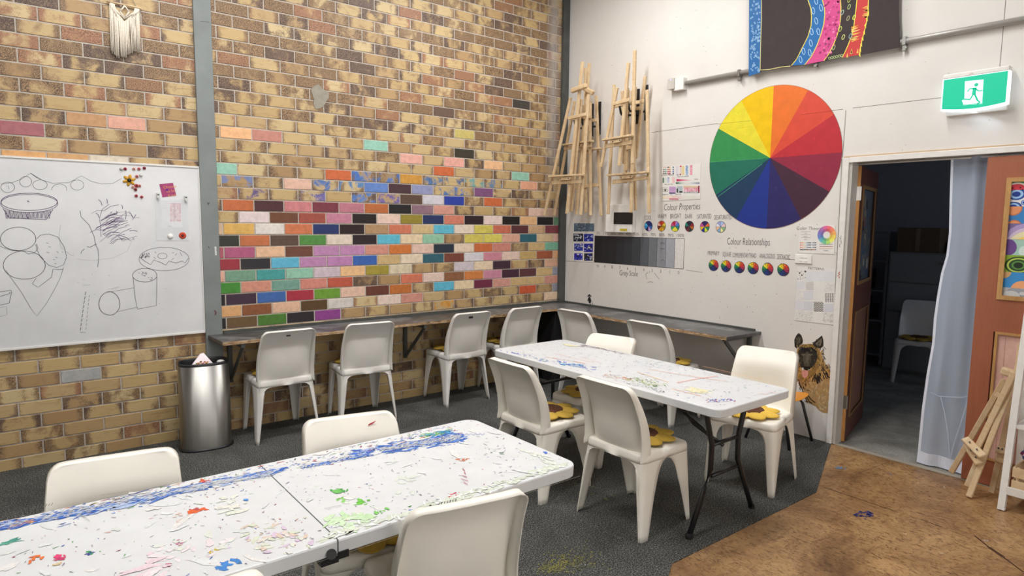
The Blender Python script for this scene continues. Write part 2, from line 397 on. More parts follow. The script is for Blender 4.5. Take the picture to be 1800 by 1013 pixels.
# white wall with doorway
YD0, YD1, ZD = -2.963, -4.61, 2.062
m = MB(); m.box((0, 0, 0), (.1, YD0+.02, 4.2)); m.box((0, YD0+.02, ZD+.02), (.1, YD1-.02, 4.2)); m.box((0, YD1-.02, 0), (.1, -7.2, 4.2))
wr = struct(m.build('wall_right', MWALL))
m = MB(); ink = H('#6f6a64')
def seam(a, b_, w=.003): m.ribbon([WX(*a, -.0008), WX(*b_, -.0008)], w, (-1, 0, 0), ink)
seam((1145, 233), (1262, 217)); seam((1400, 202), (1482, 192)); seam((1499, 190), (1660, 171)); seam((1768, 0), (1757, 122))
seam((1487, 194), (1481, 277), .004); seam((1480, 280), (1455, 776), .004); seam((1206, 475), (1235, 479)); seam((993, 459), (1013, 460), .003); seam((1365, 455), (1400, 457))
for _ in range(150):
    y = random.uniform(-.1, -2.8); z = random.choice([random.uniform(.8, 1.5), random.uniform(.8, 3.6)])
    l = random.uniform(.002, .01); a = random.uniform(0, PI)
    m.ribbon([(-.0008, y, z), (-.0008, y+l*math.cos(a), z+l*math.sin(a))], .003, (-1, 0, 0), random.choice([ink, H('#8f8a84'), H('#4a4642')]))
for _ in range(40):
    y = random.uniform(-3, -4.6); z = random.uniform(2.15, 3.5)
    m.ribbon([(-.0008, y, z), (-.0008, y+.006, z+.003)], .003, (-1, 0, 0), H('#9a9690'))
m.build('board_joints_and_scuffs', MINK, wr)
# door trim
m = MB(); m.box((-.016, -2.923, 0), (0, -2.963, 2.095)); m.box((-.016, -2.963, 2.059), (0, -4.66, 2.097)); m.box((-.016, YD1, 0), (0, -4.66, 2.06))
o = struct(m.build('trim_1', MTRIM)); bevel(o, .003)
m = MB(); m.box((0, -2.963, 0), (.1, -2.983, 2.06)); m.box((0, -2.963, 2.06), (.1, YD1, 2.08)); m.box((0, YD1, 0), (.1, YD1-.02, 2.06))
struct(m.build('trim_2', MJAMB))
m = MB(); m.box((-.012, -2.925, 2.097), (0, -4.66, 2.106)); struct(m.build('trim_3', plain('bare_timber_strip', '#c4a98a', .7)))

# floors
m = MB(); m.box((-6.3, -7.2, -.1), (.1, .0, -.004)); struct(m.build('floor', MPLY))
m = MB(); m.poly([(-6.3, -7.2, 0), (-4.6, -7.2, 0), (-2.43, -3.36, 0), (-2.33, -3.303, 0), (-.955, -3.318, 0), (-.0, -2.955, 0), (0, 0, 0), (-6.3, 0, 0)], (.5,)*3)
m.slab([(-6.3, -7.2, -.0042), (-4.6, -7.2, -.0042), (-2.43, -3.36, -.0042), (-2.33, -3.303, -.0042), (-.955, -3.318, -.0042), (0, -2.955, -.0042), (0, 0, -.0042), (-6.3, 0, -.0042)], (0, 0, .004))
car = struct(m.build('floor_carpet', MCARPET))
m = MB()
SZ = [0]
def stain(u, v, r, c, n=6, z=.0006, sq=1):
    SZ[0] = (SZ[0]+1) % 60; o_ = WZ(u, v, z+SZ[0]*.00004)
    for k in range(n):
        p = o_+Vector((random.gauss(0, r), random.gauss(0, r)*sq, 0)); q = random.uniform(.25, .6)*r
        m.poly([p+Vector((q*random.uniform(.6, 1.3)*math.cos(a), q*random.uniform(.6, 1.3)*math.sin(a), 0)) for a in [2*PI*t/9 for t in range(9)]], H(c))
for _ in range(330):
    cu, cv, ru = random.choice([(965, 1000, 10), (985, 995, 16), (1000, 988, 22), (1015, 980, 26)])
    stain(cu+random.gauss(0, ru), cv+random.gauss(0, ru*.4), .007, random.choice(['#8f8a40', '#7a7838', '#66663c', '#5c5d40']), 2)
for a_, b2, n_ in [((1215, 805), (1316, 764), 90), ((1250, 830), (1345, 880), 60), ((915, 868), (1010, 835), 60), ((1000, 905), (1125, 962), 60), ((700, 728), (860, 700), 60), ((600, 790), (520, 760), 30)]:
    for k in range(n_):
        t = random.random(); stain(a_[0]+(b2[0]-a_[0])*t+random.gauss(0, 1.5), a_[1]+(b2[1]-a_[1])*t+random.gauss(0, 1.2), .006, random.choice(['#6c6d60', '#5e5f55', '#7b7b6c']), 1)
for _ in range(12): stain(1035+random.gauss(0, 40), 862+random.gauss(0, 12), .02, '#5f6040', 2)
stain(1028, 993, .006, '#b9b9b2', 5); stain(1145, 965, .004, '#c9c9c2', 3); stain(1455, 793, .003, '#d0d0c8', 3); stain(1442, 798, .003, '#a8a8a0', 3)
for _ in range(60):
    u, v = random.choice([(random.uniform(950, 1450), random.uniform(800, 1000)), (random.uniform(420, 860), random.uniform(700, 800))])
    p = WZ(u, v, .0006)
    if p.y > -3.25: stain(u, v, .003, random.choice(['#8c8d88', '#a9a9a3', '#77786f']), 1)
# faint pale joints between carpet tiles
def jl(a, b_, c='#6a6c62', w=.012): m.ribbon([WZ(*a, .0005), WZ(*b_, .0005)], w, (0, 0, 1), H(c))
m.build('floor_paint_spots', MINK, car); 
m = MB(); zf = -.0034
for (u, v, r, c, n) in [(1477, 823, .016, '#6a8fb8', 16), (1566, 833, .01, '#7a7f96', 6), (1514, 907, .016, '#2f3a7c', 16), (1524, 903, .02, '#2f3a7c', 12), (1530, 906, .014, '#2f3a7c', 10), (1504, 906, .004, '#2f3668', 4), (1486, 880, .004, '#39406a', 3), (1591, 939, .006, '#d8cdb4', 4), (1659, 857, .005, '#e6dcc4', 4), (1655, 973, .006, '#cdbb98', 5), (1563, 963, .012, '#5a3418', 4), (1738, 950, .012, '#a09a96', 4)]:
    stain(u, v, r, c, n, zf)
for a, b_, w in [((1448, 857), (1571, 898), .007), ((1571, 898), (1620, 914), .003), ((1618, 913), (1655, 927), .007), ((1655, 927), (1690, 940), .003), ((1713, 942), (1738, 962), .009), ((1738, 962), (1764, 980), .02), ((1764, 980), (1799, 1006), .009), ((1563, 812), (1500, 836), .004)]:
    m.ribbon([WZ(*a, zf), WZ(*b_, zf)], w, (0, 0, 1), H('#4a3220' if w > .004 else '#7a5c3c'))
fp = m.build('board_floor_marks', MINK, bpy.data.objects['floor'])
m = MB(); m.slab([(0, -2.98, -.003), (0, YD1, -.003), (.045, YD1, -.003), (.045, -2.98, -.003)], (0, 0, .004)); struct(m.build('trim_4', plain('scuffed_threshold', '#9d9587', .7)))
m = MB(); m.box((.045, -6.5, -.1), (4.2, .5, -.002)); struct(m.build('floor_store', MCONC))
# store room shell
m = MB(); m.box((4.1, -6.5, 0), (4.2, .5, 2.7)); struct(m.build('wall_store_back', MDARKW))
m = MB(); m.box((.1, -1.2, 0), (4.1, -1.1, 2.7)); struct(m.build('wall_store_left', MDARKW))
m = MB(); m.box((.1, -6.1, 0), (4.1, -6.0, 2.7)); struct(m.build('wall_store_right', MDARKW))
m = MB(); m.box((.1, -6.5, 2.7), (4.2, .5, 2.8)); struct(m.build('ceiling_store', MDARKW))
# rest of the hall
m = MB(); m.box((-6.3, -7.3, 0), (.1, -7.2, 4.2)); struct(m.build('wall_front', MCEIL))
m = MB(); m.box((-6.4, -7.3, 0), (-6.3, .2, 4.2)); struct(m.build('wall_left', MCEIL))
m = MB(); m.box((-6.4, -7.3, 4.2), (.2, .2, 4.3)); struct(m.build('ceiling', MCEIL))

# columns (painted steel)
m = MB(); m.box((-3.615, -.028, 0), (-3.497, .0, 4.2)); o = struct(m.build('trim_5', MSTEEL)); bevel(o, .004)
mk = MB()
for (a, b_) in [((366, 357), (366, 361)), ((364, 357), (369, 357)), ((366, 433), (368, 437))]: mk.ribbon([WY(*a, -.0295), WY(*b_, -.0295)], .004, (0, -1, 0), H('#3a3c3c'))
for k in range(5): mk.ribbon([WY(378+random.uniform(-1, 1), 434+k*3, -.0295), WY(380, 437+k*3, -.0295)], .012, (0, -1, 0), H('#dfe0de'))
mk.ribbon([WY(377, 546, -.0295), WY(380, 550, -.0295), WY(378, 554, -.0295)], .008, (0, -1, 0), H('#6a2c38'))
mk.ribbon([WY(352, 37, -.0295), WY(368, 39, -.0295)], .003, (0, -1, 0), H('#5c6060')); mk.build('column_marks', MINK, o)
m = MB(); m.box((-.085, -.04, 0), (-.001, 0, 4.2)); o = struct(m.build('trim_6', MSTEELD)); bevel(o, .004)

# ================================================================== LAMPS
for i, (x, y, en) in enumerate([(-1.5, -1.35, 46), (-3.9, -1.35, 40), (-1.6, -3.2, 34), (-3.9, -3.0, 40), (-5.4, -2.6, 16)]):
    L_ = thing('ceiling_light', 'long fluorescent batten on the ceiling, out of view', 'light', (x, y, 4.2), 0, 'ceiling battens')
    h = MB(); h.box((-.7, -.06, -.05), (.7, .06, 0)); h.build('housing', MSHADEW, L_)
    d = MB(); d.box((-.68, -.05, -.075), (.68, .05, -.051)); d.build('diffuser', MLAMP, L_)
    ld = bpy.data.lights.new('l', 'AREA'); ld.shape = 'RECTANGLE'; ld.size = 1.3; ld.size_y = .14; ld.energy = en; ld.color = (1, .985, .965)
    lo = bpy.data.objects.new('tube_light', ld); COL.objects.link(lo); lo.parent = L_; lo.location = (0, 0, -.09)

def window_light(name, x0, x1, y, z0, z1, en, colr, rz, n):
    m = MB(); m.box((x0-.05, y, z0-.05), (x1+.05, y+.03, z0)); m.box((x0-.05, y, z1), (x1+.05, y+.03, z1+.05)); m.box((x0-.05, y, z0), (x0, y+.03, z1)); m.box((x1, y, z0), (x1+.05, y+.03, z1)); m.box(((x0+x1)/2-.02, y, z0), ((x0+x1)/2+.02, y+.03, z1))
    o = struct(m.build(name, MTRIM)); g_ = MB(); g_.box((x0, y+.012, z0), (x1, y+.016, z1)); g_.build('glowing_pane', emis('lit_pane', colr, .8), o)
    ld = bpy.data.lights.new('l', 'AREA'); ld.shape = 'RECTANGLE'; ld.size = x1-x0; ld.size_y = z1-z0; ld.energy = en; ld.color = colr
    lo = bpy.data.objects.new('pane_light', ld); COL.objects.link(lo); lo.parent = o; lo.location = ((x0+x1)/2, y+.05, (z0+z1)/2); lo.rotation_euler = (R90, 0, rz)
R90 = math.pi/2
window_light('added_fill_light', -5.4, -1.4, -7.19, 1.0, 3.0, 44, (1, .985, .965), PI, 1)  # added unseen fill light shaped as a window, to brighten the chair backs
window_light('window_2', 1.6, 2.6, -5.99, .7, 2.2, 5, (.80, .88, 1), PI, 2)
#@@PART2
# ================================================================== CHAIRS
ZT, ZA = .440, .393          # seat height, height where legs meet the apron
CTOP = [(-1, -1, -.203, -.190, -.237, -.222), (1, -1, .203, -.190, .237, -.222), (1, 1, .205, .205, .214, .222), (-1, 1, -.205, .205, -.214, .222)]
def corner(ci, z, w, r, n=7, inset=0.0):
    sx, sy, tx, ty, fx, fy = CTOP[ci]; t = max(0, (ZT-z)/ZT)
    cx, cy = tx+(fx-tx)*t - sx*inset, ty+(fy-ty)*t - sy*inset
    r = max(.004, r-inset*.5)
    wx = w if isinstance(w, (int, float)) else w[0]; wy = w if isinstance(w, (int, float)) else w[1]
    pts = []
    for k in range(3): pts.append((cx-sx*(wx-(wx-r)*k/3), cy))
    for k in range(n):
        a = PI/2*k/(n-1); pts.append((cx-sx*r+sx*r*math.sin(a), cy-sy*r+sy*r*math.cos(a)))
    for k in range(1, 4): pts.append((cx, cy-sy*(r+(wy-r)*k/3)))
    return [(p[0], p[1], z) for p in pts]
def half(ci, z, inset=0.0):
    a = CTOP[ci]; t = max(0, (ZT-z)/ZT)
    hx = abs(a[2]+(a[4]-a[2])*t)-inset
    ys = [CTOP[0][3]+(CTOP[0][5]-CTOP[0][3])*t+inset, CTOP[2][3]+(CTOP[2][5]-CTOP[2][3])*t-inset]
    return hx, (ys[1]-ys[0])/2
def make_leg(ci):
    m = MB(); zs = [0, .03, .10, .18, .22, .26, .29, .32, .34, .358, .372, .382, .389, .3925, ZA]; rows = []
    for z in zs:
        hx, hy = half(ci, z)
        q = min(z, .34)/.34; t = max(0, (z-.20)/(.3925-.20)); g_ = 1-math.sqrt(max(0, 1-min(1, t)**2))
        tx_ = max(0, (z-.315)/(.3925-.315)); gx = 1-math.sqrt(max(0, 1-min(1, tx_)**2)); wx0 = (.034+.030*q) if ci > 1 else .014+.008*q; wy0 = (.036+.070*min(1, z/.27)) if ci > 1 else .055+.055*min(1, z/.27)
        r = .014+.030*(z/ZA); wx_ = hx if z == ZA else wx0+.075*gx
        rows.append(corner(ci, z, (wx_, wy0+(hy-wy0)*g_), r))
    n = len(rows[0]); vs_ = [p for R_ in rows for p in R_]; sx, sy = CTOP[ci][:2]; fs = []
    for i in range(len(rows)-1):
        for k in range(n-1):
            q = (i*n+k, i*n+k+1, (i+1)*n+k+1, (i+1)*n+k); fs.append(q if sx*sy < 0 else q[::-1])
    m.add(vs_, fs); return m
def ring(z, inset):
    out = []
    for ci in (0, 1, 2, 3):
        hx, hy = half(ci, z, inset); c_ = corner(ci, z, (hx, hy), .044, 7, inset)
        if CTOP[ci][0]*CTOP[ci][1] > 0: c_ = c_[::-1]
        out += c_
    return out
def make_seat():
    m = MB(); rings = [ring(ZA, 0), ring(.41, 0), ring(.428, .001), ring(.436, .005), ring(.440, .013), ring(.441, .03), ring(.437, .06), ring(.432, .10), ring(.429, .15)]
    n = len(rings[0]); vs_ = [p for R_ in rings for p in R_]; fs = []
    for i in range(len(rings)-1):
        for k in range(n): fs.append((i*n+k, i*n+(k+1) % n, (i+1)*n+(k+1) % n, (i+1)*n+k))
    fs.append(tuple((len(rings)-1)*n+k for k in range(n))); m.add(vs_, fs); return m
def make_back():
    m = MB(); zs = [.400, .408, .416, .426, .44, .46, .48, .505, .53, .56, .59, .62, .65, .68, .71, .74, .760, .774, .785, .793, .798, .800]; nu = 21; grid = []
    for i, z in enumerate(zs):
        hw = .197 if z < .6 else .197-.012*((z-.6)/.2)
        if z > .76: hw = hw-.04+math.sqrt(max(0, .04**2-(z-.76)**2))
        yr = -.116-.139*max(0, (z-.44)/.36)**1.8
        t = max(0, min(1, (z-.40)/.40)); bul = .072*math.sin(PI*min(1, t*1.1+.16))*(1-.45*t)+.006
        if z < .44: yr = -.116
        row_ = []
        for k in range(nu):
            u = -1+2*k/(nu-1); sh = 1-abs(u)**4
            y = yr-bul*sh
            if z < .44: y = -.112-(.03+.028*sh)*((z-.40)/.04)*1.0 if False else -.118-(bul*sh*.9)*((z-.40)/.04)**.5
            row_.append((u*hw, y, z))
        grid.append(row_)
    n = nu; vs_ = [p for R_ in grid for p in R_]; fs = []
    for i in range(len(grid)-1):
        for k in range(n-1): fs.append((i*n+k, i*n+k+1, (i+1)*n+k+1, (i+1)*n+k)[::-1])
    U = [i*n for i in range(len(grid))] + [(len(grid)-1)*n+k for k in range(1, n)] + [i*n+n-1 for i in range(len(grid)-2, -1, -1)]
    b1 = len(vs_)
    for step in (0, 1):
        for idx in U:
            x, y, z = vs_[idx]; fd = .086-.042*((z-.40)/.4)
            if step == 0: vs_.append((x*1.012+math.copysign(.002, x), y-.007, z+(.004 if z > .79 else 0)))
            else: vs_.append((x*1.02+math.copysign(.003, x), y-fd, z+(.004-.004*step if z > .79 else 0)))
    n2 = len(U)
    for k in range(n2-1):
        fs.append((U[k], U[k+1], b1+k+1, b1+k)[::-1]); fs.append((b1+k, b1+k+1, b1+n2+k+1, b1+n2+k)[::-1])
    m.add(vs_, fs); return m
def solid(o, th, sub=0, off=-1):
    s_ = o.modifiers.new('thick', 'SOLIDIFY'); s_.thickness = th; s_.offset = off
    if sub: q = o.modifiers.new('sub', 'SUBSURF'); q.levels = sub; q.render_levels = sub
def make_chair(mat, loc, rz, label, group):
    t = thing('moulded_plastic_chair', label, 'chair', loc, rz, group)
    o = make_seat().build('seat', mat, t, True); solid(o, .004)
    o = make_back().build('backrest', mat, t, True); o.data.set_sharp_from_angle(angle=math.radians(50)); solid(o, .004)
    for ci in range(4): o = make_leg(ci).build('leg', mat, t, True); solid(o, .004)
    return t
GW, GT_, GN = 'white chairs along the wall bench', 'chairs around the far trestle table', 'chairs around the near trestle table'
R = math.radians
cA = make_chair(MPLAST, (-3.17, -.262, 0), R(0), 'white plastic chair at the wall bench, next to the steel bin', GW)
cA.scale = (1, 1, 1.03)
Z3 = (1, 1, 1.03)
cB = dup(cA, (-2.515, -.285, 0), R(-6.5), 'white plastic chair at the wall bench, second from the steel bin', Z3)
cC = dup(cA, (-1.565, -.262, 0), R(0), 'white plastic chair at the wall bench with a dark rectangular badge on its back', Z3)
cD = dup(cA, (-.955, -.262, 0), R(1), 'white plastic chair at the brick wall bench, nearest the room corner', Z3)
cE = dup(cA, (-.47, -.93, 0), R(-88), 'white plastic chair at the white wall bench, nearest the room corner', Z3)
cF = dup(cA, (-.46, -1.77, 0), R(-90), 'white plastic chair at the right end of the bench by the white wall', Z3)
cG = make_chair(MCREAM, (-1.583, -2.013, 0), R(102), 'cream plastic chair on the wall side of the far table, half hidden behind it', GT_)
cH = dup(cG, (-1.094, -2.951, 0), R(103.6), 'cream plastic chair at the far table, in front of the painted dog')
cI = dup(cG, (-2.20, -2.21, 0), R(-90), 'cream plastic chair on the near side of the far table, the left of two')
cJ = dup(cG, (-2.083, -2.853, 0), R(-90), 'cream plastic chair on the near side of the far table, the right of two')
cK = dup(cG, (-4.53, -2.86, 0), R(171.5), 'cream plastic chair behind the near table, the one below the whiteboard', group=GN)
cL = dup(cG, (-3.71, -2.905, 0), R(168), 'cream plastic chair behind the near table, with a red smear on its top', group=GN)
cM = dup(cG, (-3.665, -3.345, 0), R(-11), 'cream plastic chair in the foreground, seen from behind, tucked under the near table', group=GN)
cN = dup(cG, (-4.47, -3.34, 0), R(-6), 'cream plastic chair cut off by the bottom edge, only its top rim in view', group=GN)
cZ = dup(cA, (2.66, -2.58, 0), R(105), 'white plastic chair standing in the dark store room', group='')
del cZ['group']
for c_, col in ((cC, '#26262a'), (cA, '#4a4a4c')):
    m = MB()
    if c_ is cC: m.box((-.018, -.252, .748), (.018, -.240, .764))
    else: m.box((-.014, -.252, .754), (.014, -.240, .761))
    m.build('badge', MBLACK, c_)['label'] = 'small dark badge on the chair back'
m = MB(); m.slab([(-.10, -.237, .778), (-.070, -.237, .768), (-.066, -.236, .762), (-.085, -.236, .767)], (0, .003, 0), H('#b03040')); m.build('paint_smear', MINK, cL)['label'] = 'red paint smear'

# sunflower cushions
MPET = plain('yellow_felt', '#c2a040', .85, 0, .12, 30); MPETB = plain('bright_yellow_felt', '#dcb548', .85, 0, .1, 30); MSEED = plain('brown_felt', '#5a3422', .9, 0, .2, 40)
def make_cushion(mat, loc, rz, label, group):
    t = thing('sunflower_cushion', label, 'cushion', loc, rz, group)
    for k in range(8):
        m = MB(); a = 2*PI*k/8; prof = [(0.002, 0), (.5, .001), (.85, .004), (1, .010), (.93, .016), (.6, .023), (.2, .025), (.01, .025)]
        m.lathe((0, 0, 0), prof, 14); ca, sa = math.cos(a), math.sin(a); s1, s2 = .068, .056
        m.v = [((.112+v[0]*s1*(1+.12*v[0]))*ca - v[1]*s2*sa, (.112+v[0]*s1*(1+.12*v[0]))*sa + v[1]*s2*ca, v[2]+.0005*k) for v in m.v]
        m.build('petal', mat, t, True)
    m = MB(); m.lathe((0, 0, 0), [(.03, .018), (.082, .018), (.088, .023), (.082, .029), (.04, .034), (.004, .035)], 18)
    for k in range(-2, 3): m.beam((-.06, k*.025, .0365), (.06, k*.025, .0365), .002, .002, (0, 0, 1), (.2, .1, .05))
    m.build('flower_centre', MSEED, t, True); return t
def on(ch, dx=0, dy=0, s=1.0):
    a = ch.rotation_euler.z; z = ch.scale[2]*.4425
    return (ch.location.x+dx*math.cos(a)-dy*math.sin(a), ch.location.y+dx*math.sin(a)+dy*math.cos(a), z)
GC = 'yellow sunflower cushions on the chairs'
u1 = make_cushion(MPET, on(cJ, -.0, .05), R(20), 'sunflower cushion on the front chair nearest the black table legs', GC)
u2 = make_cushion(MPETB, on(cH, .0, .05), R(5), 'bright yellow sunflower cushion on the chair before the painted dog', GC)
dup(u1, on(cI, -.0, .05), R(50), 'sunflower cushion on the left chair of the near side of the far table')
dup(u1, on(cG, 0, .05), R(10), 'sunflower cushion glimpsed beneath the far table, on the chair behind')
for c_, l in ((cA, 'sunflower cushion poking out behind the chair nearest the steel bin'), (cB, 'sunflower cushion on the second chair from the steel bin'), (cC, 'sunflower cushion on the bench chair with the dark badge'),
              (cD, 'sunflower cushion on the brick wall bench chair nearest the corner'), (cF, 'sunflower cushion on the bench chair beside the white wall'), (cL, 'sunflower cushion under the near table, right of the fold line'),
              (cM, 'sunflower cushion under the foreground chair seen from behind'), (cZ, 'sunflower cushion on the chair in the dark store room')):
    dup(u1, on(c_, .05 if c_ is cM else 0, .055), R(random.uniform(0, 40)), l)

# ================================================================== TABLES
def rrect(x0, y0, x1, y1, r, n=6):
    out = []
    for cx, cy, a0 in ((x1-r, y1-r, 0), (x0+r, y1-r, PI/2), (x0+r, y0+r, PI), (x1-r, y0+r, 1.5*PI)):
        for k in range(n+1): a = a0+PI/2*k/n; out.append((cx+r*math.cos(a), cy+r*math.sin(a)))
    return out
TW = H('#d2d4d6')
def tabletop(x0, y0, x1, y1, z, th=.045):
    m = MB(); lv = [(z-th, .006), (z-th+.004, .001), (z-.006, 0), (z-.002, .002), (z, .007)]; rings = []
    for zz, ins in lv: rings.append([(p[0], p[1], zz) for p in rrect(x0+ins, y0+ins, x1-ins, y1-ins, .055-ins*.5)])
    n = len(rings[0]); vs_ = [p for R_ in rings for p in R_]; fs = []
    for i in range(len(rings)-1):
        for k in range(n): fs.append((i*n+k, i*n+(k+1) % n, (i+1)*n+(k+1) % n, (i+1)*n+k))
    fs.append(tuple((len(rings)-1)*n+k for k in range(n))); fs.append(tuple(range(n))[::-1]); m.add(vs_, fs, TW); return m
def blob(m, p, rx, ry, ang, c, z):
    n = 8; ph = random.random()*9; pts = []
    for k in range(n):
        a = 2*PI*k/n; q = 1+.35*math.sin(a*2+ph)+.25*math.sin(a*5+ph*2); x, y = rx*q*math.cos(a), ry*q*math.sin(a)
        pts.append((p[0]+x*math.cos(ang)-y*math.sin(ang), p[1]+x*math.sin(ang)+y*math.cos(ang), z))
    m.poly(pts, c)
ZTB = .74
def px(u, v): return WZ(u, v, ZTB)
_zc = [0]
def zz():
    _zc[0] = (_zc[0]+1) % 60; return ZTB+.0003+_zc[0]*.00003
def scat(m, region, n, cols, smin=.002, smax=.008, asp=(1, 4), ang=None, inside=None):
    for _ in range(n):
        p = region(); 
        if inside and not inside(p): continue
        s_ = random.uniform(smin, smax); a = random.gauss(ang, .35) if ang is not None else random.uniform(0, PI)
        c_ = H(random.choice(cols)); lum = sum(c_)/3; kk = .45 if lum > .42 else 0.0; blob(m, p, s_*random.uniform(*asp), s_, a, tuple(q*(1-kk)+w_*kk for q, w_ in zip(c_, TW)), zz())
def band(p, q, w):
    p, q = px(*p), px(*q); d = (q-p); n = Vector((-d.y, d.x, 0)).normalized()
    return lambda: p+d*random.random()+n*random.gauss(0, w)
def spot(u, v, r):
    c = px(u, v); return lambda: (c.x+random.gauss(0, r), c.y+random.gauss(0, r), 0)
# near table
X0, X1, Y0, Y1 = -5.0, -3.145, -3.512, -2.86
Y0, Y1 = -3.505, -2.745
def near_y(x): return 0
TB = rootat('folding_trestle_table', 'long white fold-in-half table in the foreground, smeared with blue, green and red paint', 'table', ((X0+X1)/2, -3.12, 0))
nt_rot = 0.0
m = tabletop(X0, -3.49, X1, -2.80, ZTB); top = wb(m, 'tabletop', MTABLE, TB, False)
inN = lambda p: X0+.02 < p[0] < X1-.02 and -3.48 < p[1] < -2.81
m = MB()
BL = ['#3f6fc4', '#4a7fd0', '#2f5fb8', '#6f9ad8', '#3a68b4']
def run(pts, w, n, cols, smax=.010, ang=0.05):
    for a, b_ in zip(pts[:-1], pts[1:]): scat(m, band(a, b_, w), n, cols, .0015, smax, (1.5, 5), ang, inN)
run([(75, 912), (190, 892), (330, 860), (400, 845)], .012, 130, BL)
run([(330, 862), (440, 838), (490, 828)], .008, 110, BL)
run([(528, 822), (620, 806), (650, 800)], .006, 60, BL, .005)
run([(618, 800), (650, 793)], .014, 50, BL); run([(670, 792), (760, 776), (810, 768)], .022, 190, BL, .008)
run([(740, 768), (790, 758)], .014, 60, ['#3a9ab0', '#58b0a8', '#4a90c8', '#7ab04a'], .006)
run([(0, 925), (45, 918)], .016, 45, BL+['#c98a50']); run([(0, 915), (40, 909)], .008, 20, ['#d8b088', '#caa070'], .006); run([(0, 958), (30, 950)], .006, 16, ['#5aa08c', '#3f8f80'], .005)
run([(90, 903), (300, 860), (640, 790), (800, 755)], .05, 160, BL+['#8a3a6a', '#4a4a50', '#6aa040', '#c8a030', '#c0504a', '#7a6a9a'], .003)
for (u, v, r, n, cs, sm) in [(348, 897, .010, 14, ['#d8602c', '#d8602c', '#b04a4a'], .012), (315, 906, .016, 14, ['#e6c0b8', '#d8b0a0'], .006), (103, 983, .008, 8, ['#c03068', '#d83a70'], .009), (63, 982, .007, 7, ['#e07030'], .008),
    (103, 991, .005, 5, ['#e0b840'], .006), (158, 973, .007, 9, ['#2a2f88', '#3a9a58'], .005), (395, 996, .010, 9, ['#3a80c8'], .012), (313, 953, .010, 8, ['#7ab0e0', '#c07090'], .006), (383, 825, .006, 8, ['#c83048'], .008), (360, 845, .012, 12, ['#c8603c', '#c83048'], .006),
    (433, 880, .003, 3, ['#4a90d8'], .006), (595, 863, .012, 16, ['#4aa04a', '#6ab85a'], .007), (600, 877, .010, 12, ['#8ac86a'], .007), (636, 882, .012, 16, ['#6fc04a', '#58a838'], .009), (618, 916, .03, 26, ['#b8e09a', '#a8dc80', '#c8e8b0'], .016), (667, 899, .012, 8, ['#7ac060'], .006),
    (725, 898, .003, 3, ['#2f5fc0'], .006), (721, 891, .003, 3, ['#3a7a3a'], .004), (800, 872, .012, 12, ['#c0405a', '#d06070'], .007), (813, 808, .012, 10, ['#d88a60', '#c87a58'], .006), (760, 890, .006, 6, ['#3a3a3c'], .004), (960, 795, .008, 14, ['#3f6fd0'], .006), (965, 797, .01, 8, ['#3f6fd0'], .005),
    (275, 1000, .04, 26, ['#eed0d8', '#e8c0cc', '#f0dce0'], .016), (340, 960, .05, 26, ['#f0dce0', '#ecd4d8', '#d8dccc'], .014), (480, 945, .05, 60, ['#dfe2c8', '#c8d0a8', '#d8c8b8', '#d0a880', '#c8a0c8'], .010), (400, 890, .04, 22, ['#e0e4d0', '#d8e0c8', '#e4e0cc'], .014),
    (380, 965, .012, 10, ['#c8b040', '#c8a0d0'], .005), (295, 993, .004, 4, ['#b83060'], .006), (700, 852, .04, 14, ['#d0d8c8', '#c8d0c0'], .014), (870, 795, .03, 18, ['#b8c0b0', '#8a9a90'], .006), (580, 960, .02, 6, ['#c8d8b0'], .006)]:
    scat(m, spot(u, v, r), n, cs, .0015, sm, (1, 2.2), None, inN)
# sage wash with white knocked-back patches along the front edge
for k in range(90):
    x = random.uniform(-4.10, -3.2); y = -3.462+random.gauss(0, .010)
    blob(m, (x, y, 0), random.uniform(.01, .035), random.uniform(.005, .014), random.gauss(0, .1), H(random.choice(['#ccd3c4', '#d2d8cb', '#c6cebf'])), zz())
for k in range(70): blob(m, (random.uniform(-4.1, -3.2), -3.455+random.gauss(0, .014), 0), random.uniform(.004, .016), random.uniform(.002, .006), random.uniform(0, PI), H(random.choice(['#eef0ec', '#e6ece4', '#f2f2f0'])), zz()+.0012)
for k in range(20): blob(m, (-3.22+random.gauss(0, .012), random.uniform(-3.45, -3.25), 0), random.uniform(.01, .025), random.uniform(.004, .01), PI/2, H(random.choice(['#d0d6ca', '#d6dbd1'])), zz())
scat(m, lambda: (random.uniform(X0, X1), random.uniform(-3.48, -2.82), 0), 560, ['#6a6a70', '#3a3a44', '#8a3a4a', '#4a6ab0', '#5a9a5a', '#8a8a8c', '#a09aa8', '#c88a7a', '#6a4a7a'], .0008, .0021, (1, 4), None, inN)
scat(m, lambda: (random.uniform(X0, X1), random.uniform(-3.48, -2.82), 0), 90, ['#dcdede', '#d4d8d8', '#e0dcd6', '#d0d6d0'], .004, .014, (1, 4), None, inN)
for a_, b2, n_ in [((75, 912), (400, 845), 420), ((330, 862), (490, 828), 240), ((670, 792), (810, 768), 420), ((528, 822), (650, 796), 90), ((0, 925), (45, 918), 30)]:
    bb = band(a_, b2, .016)
    for k in range(n_):
        p = bb(); blob(m, p, random.uniform(.003, .012), random.uniform(.0008, .0024), random.gauss(.1, .3), tuple(v*random.uniform(.93, 1.0) for v in TW), zz()+.0014)
def scrib(pts, w, c): m.ribbon([Vector((p.x, p.y, zz()+.0018)) for p in [px(*q) for q in pts]], w, (0, 0, 1), H(c))
scrib([(190, 878), (240, 868), (265, 860), (300, 853)], .003, '#4a3a70'); scrib([(175, 872), (210, 868), (225, 865)], .0015, '#5a4a60'); scrib([(200, 882), (232, 872), (262, 862)], .004, '#2f4a98')
for k in range(5): scrib([(813+3*math.sin(k*1.7), 825+k*6), (820-3*math.cos(k), 829+k*6)], .003, '#b05868')
